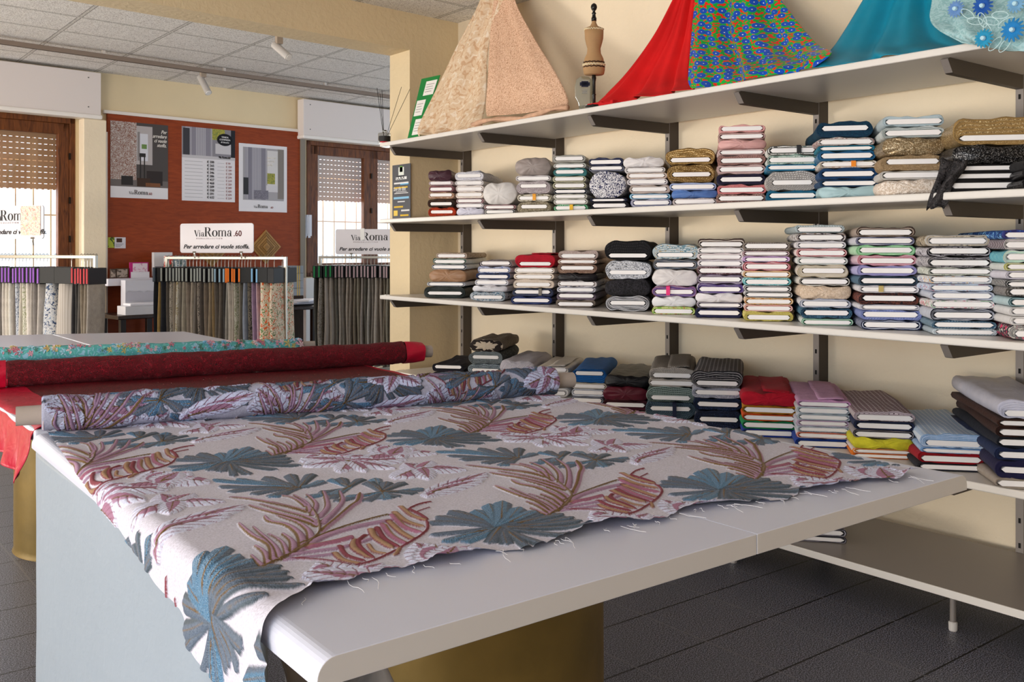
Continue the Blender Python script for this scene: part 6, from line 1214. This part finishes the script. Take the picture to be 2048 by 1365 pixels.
# dark desk right of the centre rack, with papers and grey boxes
zd = zW(600, 613, .9)
dk = tb('desk', sW(540, .9), sW(637, .9), .3, .95, zd, 'dark wooden desk with papers between centre and right racks')
for k in range(4):
    s0 = sW(583, .85) + .05 * (k % 2); q = MB(); M2 = WM @ Matrix.Translation((s0 + .15, -.72, zd + .004 + .014 * k)) @ Matrix.Rotation(radians(-12 + 17 * k), 4, 'Z')
    q.box((-.2, -.14, 0), (.2, .14, .012), 0, M2); o = q.build('paper_stack', mat(['#2a2a30', '#dcdae4', '#c8c6d0', '#e8e6ee'][k], 'flat', rough=.4)); tag(o, ['dark folder at the bottom of the papers on the desk', 'white papers lying on the dark folder on the desk', 'grey-white brochure near the top of the desk papers', 'topmost white papers fanned out on the desk'][k], 'papers')
ys_ = [592, 577, 562, 547, 532]
for k in range(4):
    o = boxo('storage_box', (sW(574, .6), -.62, zW(590, ys_[k], .6) + .002), (sW(605, .6), -.42, zW(590, ys_[k + 1], .6)), mat('#9aa0a8', 'plain' if k < 3 else 'stripe', '#5c626c', rough=.5), None, .003, WM)
    tag(o, 'grey catalogue box with yellow stripe behind the centre rack, %s' % ['bottom of the pile', 'second from bottom', 'third from bottom', 'patterned one on top'][k], 'box', 'grey boxes piled right of the centre rack')
    zA_ = zW(590, ys_[k], .6) + .002; zB_ = zW(590, ys_[k + 1], .6)
    for a in (592, 596): boxo('yellow_stripe', (sW(a, .6), -.6215, zA_), (sW(a + 1.6, .6), -.62, zB_), mat('#d8b458', 'flat'), o, 0, WM)
tag(boxo('box_plinth', (sW(574, .6), -.62, 0), (sW(605, .6), -.42, zW(590, 592, .6) + .001), mat('#2c201a', 'wood', '#3a2a20'), None, .004, WM), 'dark narrow cabinet under the pile of grey boxes', 'cabinet')
q = MB()
for k in range(5): q.box((sW(608, .02) + .012 * k, -.03 - .006 * k, zW(612, 476, .02) + .02 * (k % 3)), (sW(608, .02) + .012 * k + .03, -.026 - .006 * k, zW(612, 430, .02) - .02 * (k % 2)), 0, WM)
o = q.build('hanging_price_tags', mat('#d8dce8', 'flat', rough=.4)); tag(o, 'bunch of white tags hanging at the right window frame', 'tags')
tag(boxo('white_radiator_cover', (sW(608, .1), -.14, zW(620, 588, .1) - .55), (sW(640, .1), -.03, zW(620, 556, .1)), mat('#dcdad8', 'flat', rough=.4), None, .005, WM), 'white slatted panel below the right window beside the desk', 'panel')

# ------------------------------------------------------------ ceiling lamps and rails
def rail(pa, pb, z, lab):
    a = onZ(*pa, z); b = onZ(*pb, z); d = (b - a).normalized(); s = Vector((-d.y, d.x, 0)); a -= d * .6; b += d * 1.6
    r = empty('lighting_track', (a + b) / 2, lab, 'lighting track', atan2(d.y, d.x)); L_ = (b - a).length / 2
    q = MB(); q.box((-L_, -.022, -.02), (L_, .022, .016)); q.build('rail', mat('#8c7c70', 'flat', rough=.45), r, bevel=.004)
    q = MB(); q.box((-L_, -.010, -.0215), (L_, .010, -.0195)); q.build('groove', mat('#5c5048', 'flat'), r)
    q = MB()
    for x in np.arange(-L_ + .3, L_, 1.1): q.box((x - .012, -.012, .014), (x + .012, .012, ZC - z - .003))
    q.build('ceiling_fixing', mat('#d8d0c8', 'flat'), r); return r
rail((0, 83), (785, 194), ZC - .05, 'long grey-beige lighting track across the back room ceiling')
def spot(ptop, pend, lab, dd):
    a = onZ(ptop[0], ptop[1], ZC - .07); D_ = SA * a.x + CA * a.y; e = onD(pend[0], pend[1], D_ - .07); s = a + Vector((-.01, 0, -.06))
    r = empty('spotlight', a, lab, 'lamp'); d = (e - s).normalized()
    q = MB(); q.box((-.025, -.02, -.03), (.025, .02, .07 if dd else .05)); q.build('mount', mat('#a89888', 'flat'), r, bevel=.003)
    q = MB(); q.tube([s - a - d * .05, s - a - d * .045, e - a - d * .005, e - a], [.022, .03, .03, .031], 22); q.build('lamp_body', mat('#c9c4c0', 'flat', rough=.35, metal=.2), r, smooth=False)
    q = MB(); q.tube([e - a, e - a + d * .004], [.026, .024], 20); q.build('lens', mat('#e6e2de', 'flat', rough=.2), r)
    q = MB(); q.tube([Vector((0, 0, -.03)), s - a], .007, 8); q.build('arm', mat('#8c8078', 'flat'), r)
spot((406, 148), (417, 186), 'pale cylindrical spotlight on the track, pointing down right', 0)
spot((558, 80), (578, 115), 'pale cylindrical spotlight nearer the beam, tilted to the right', 1)
# edge trim under the beam where the ceiling meets the shelf wall
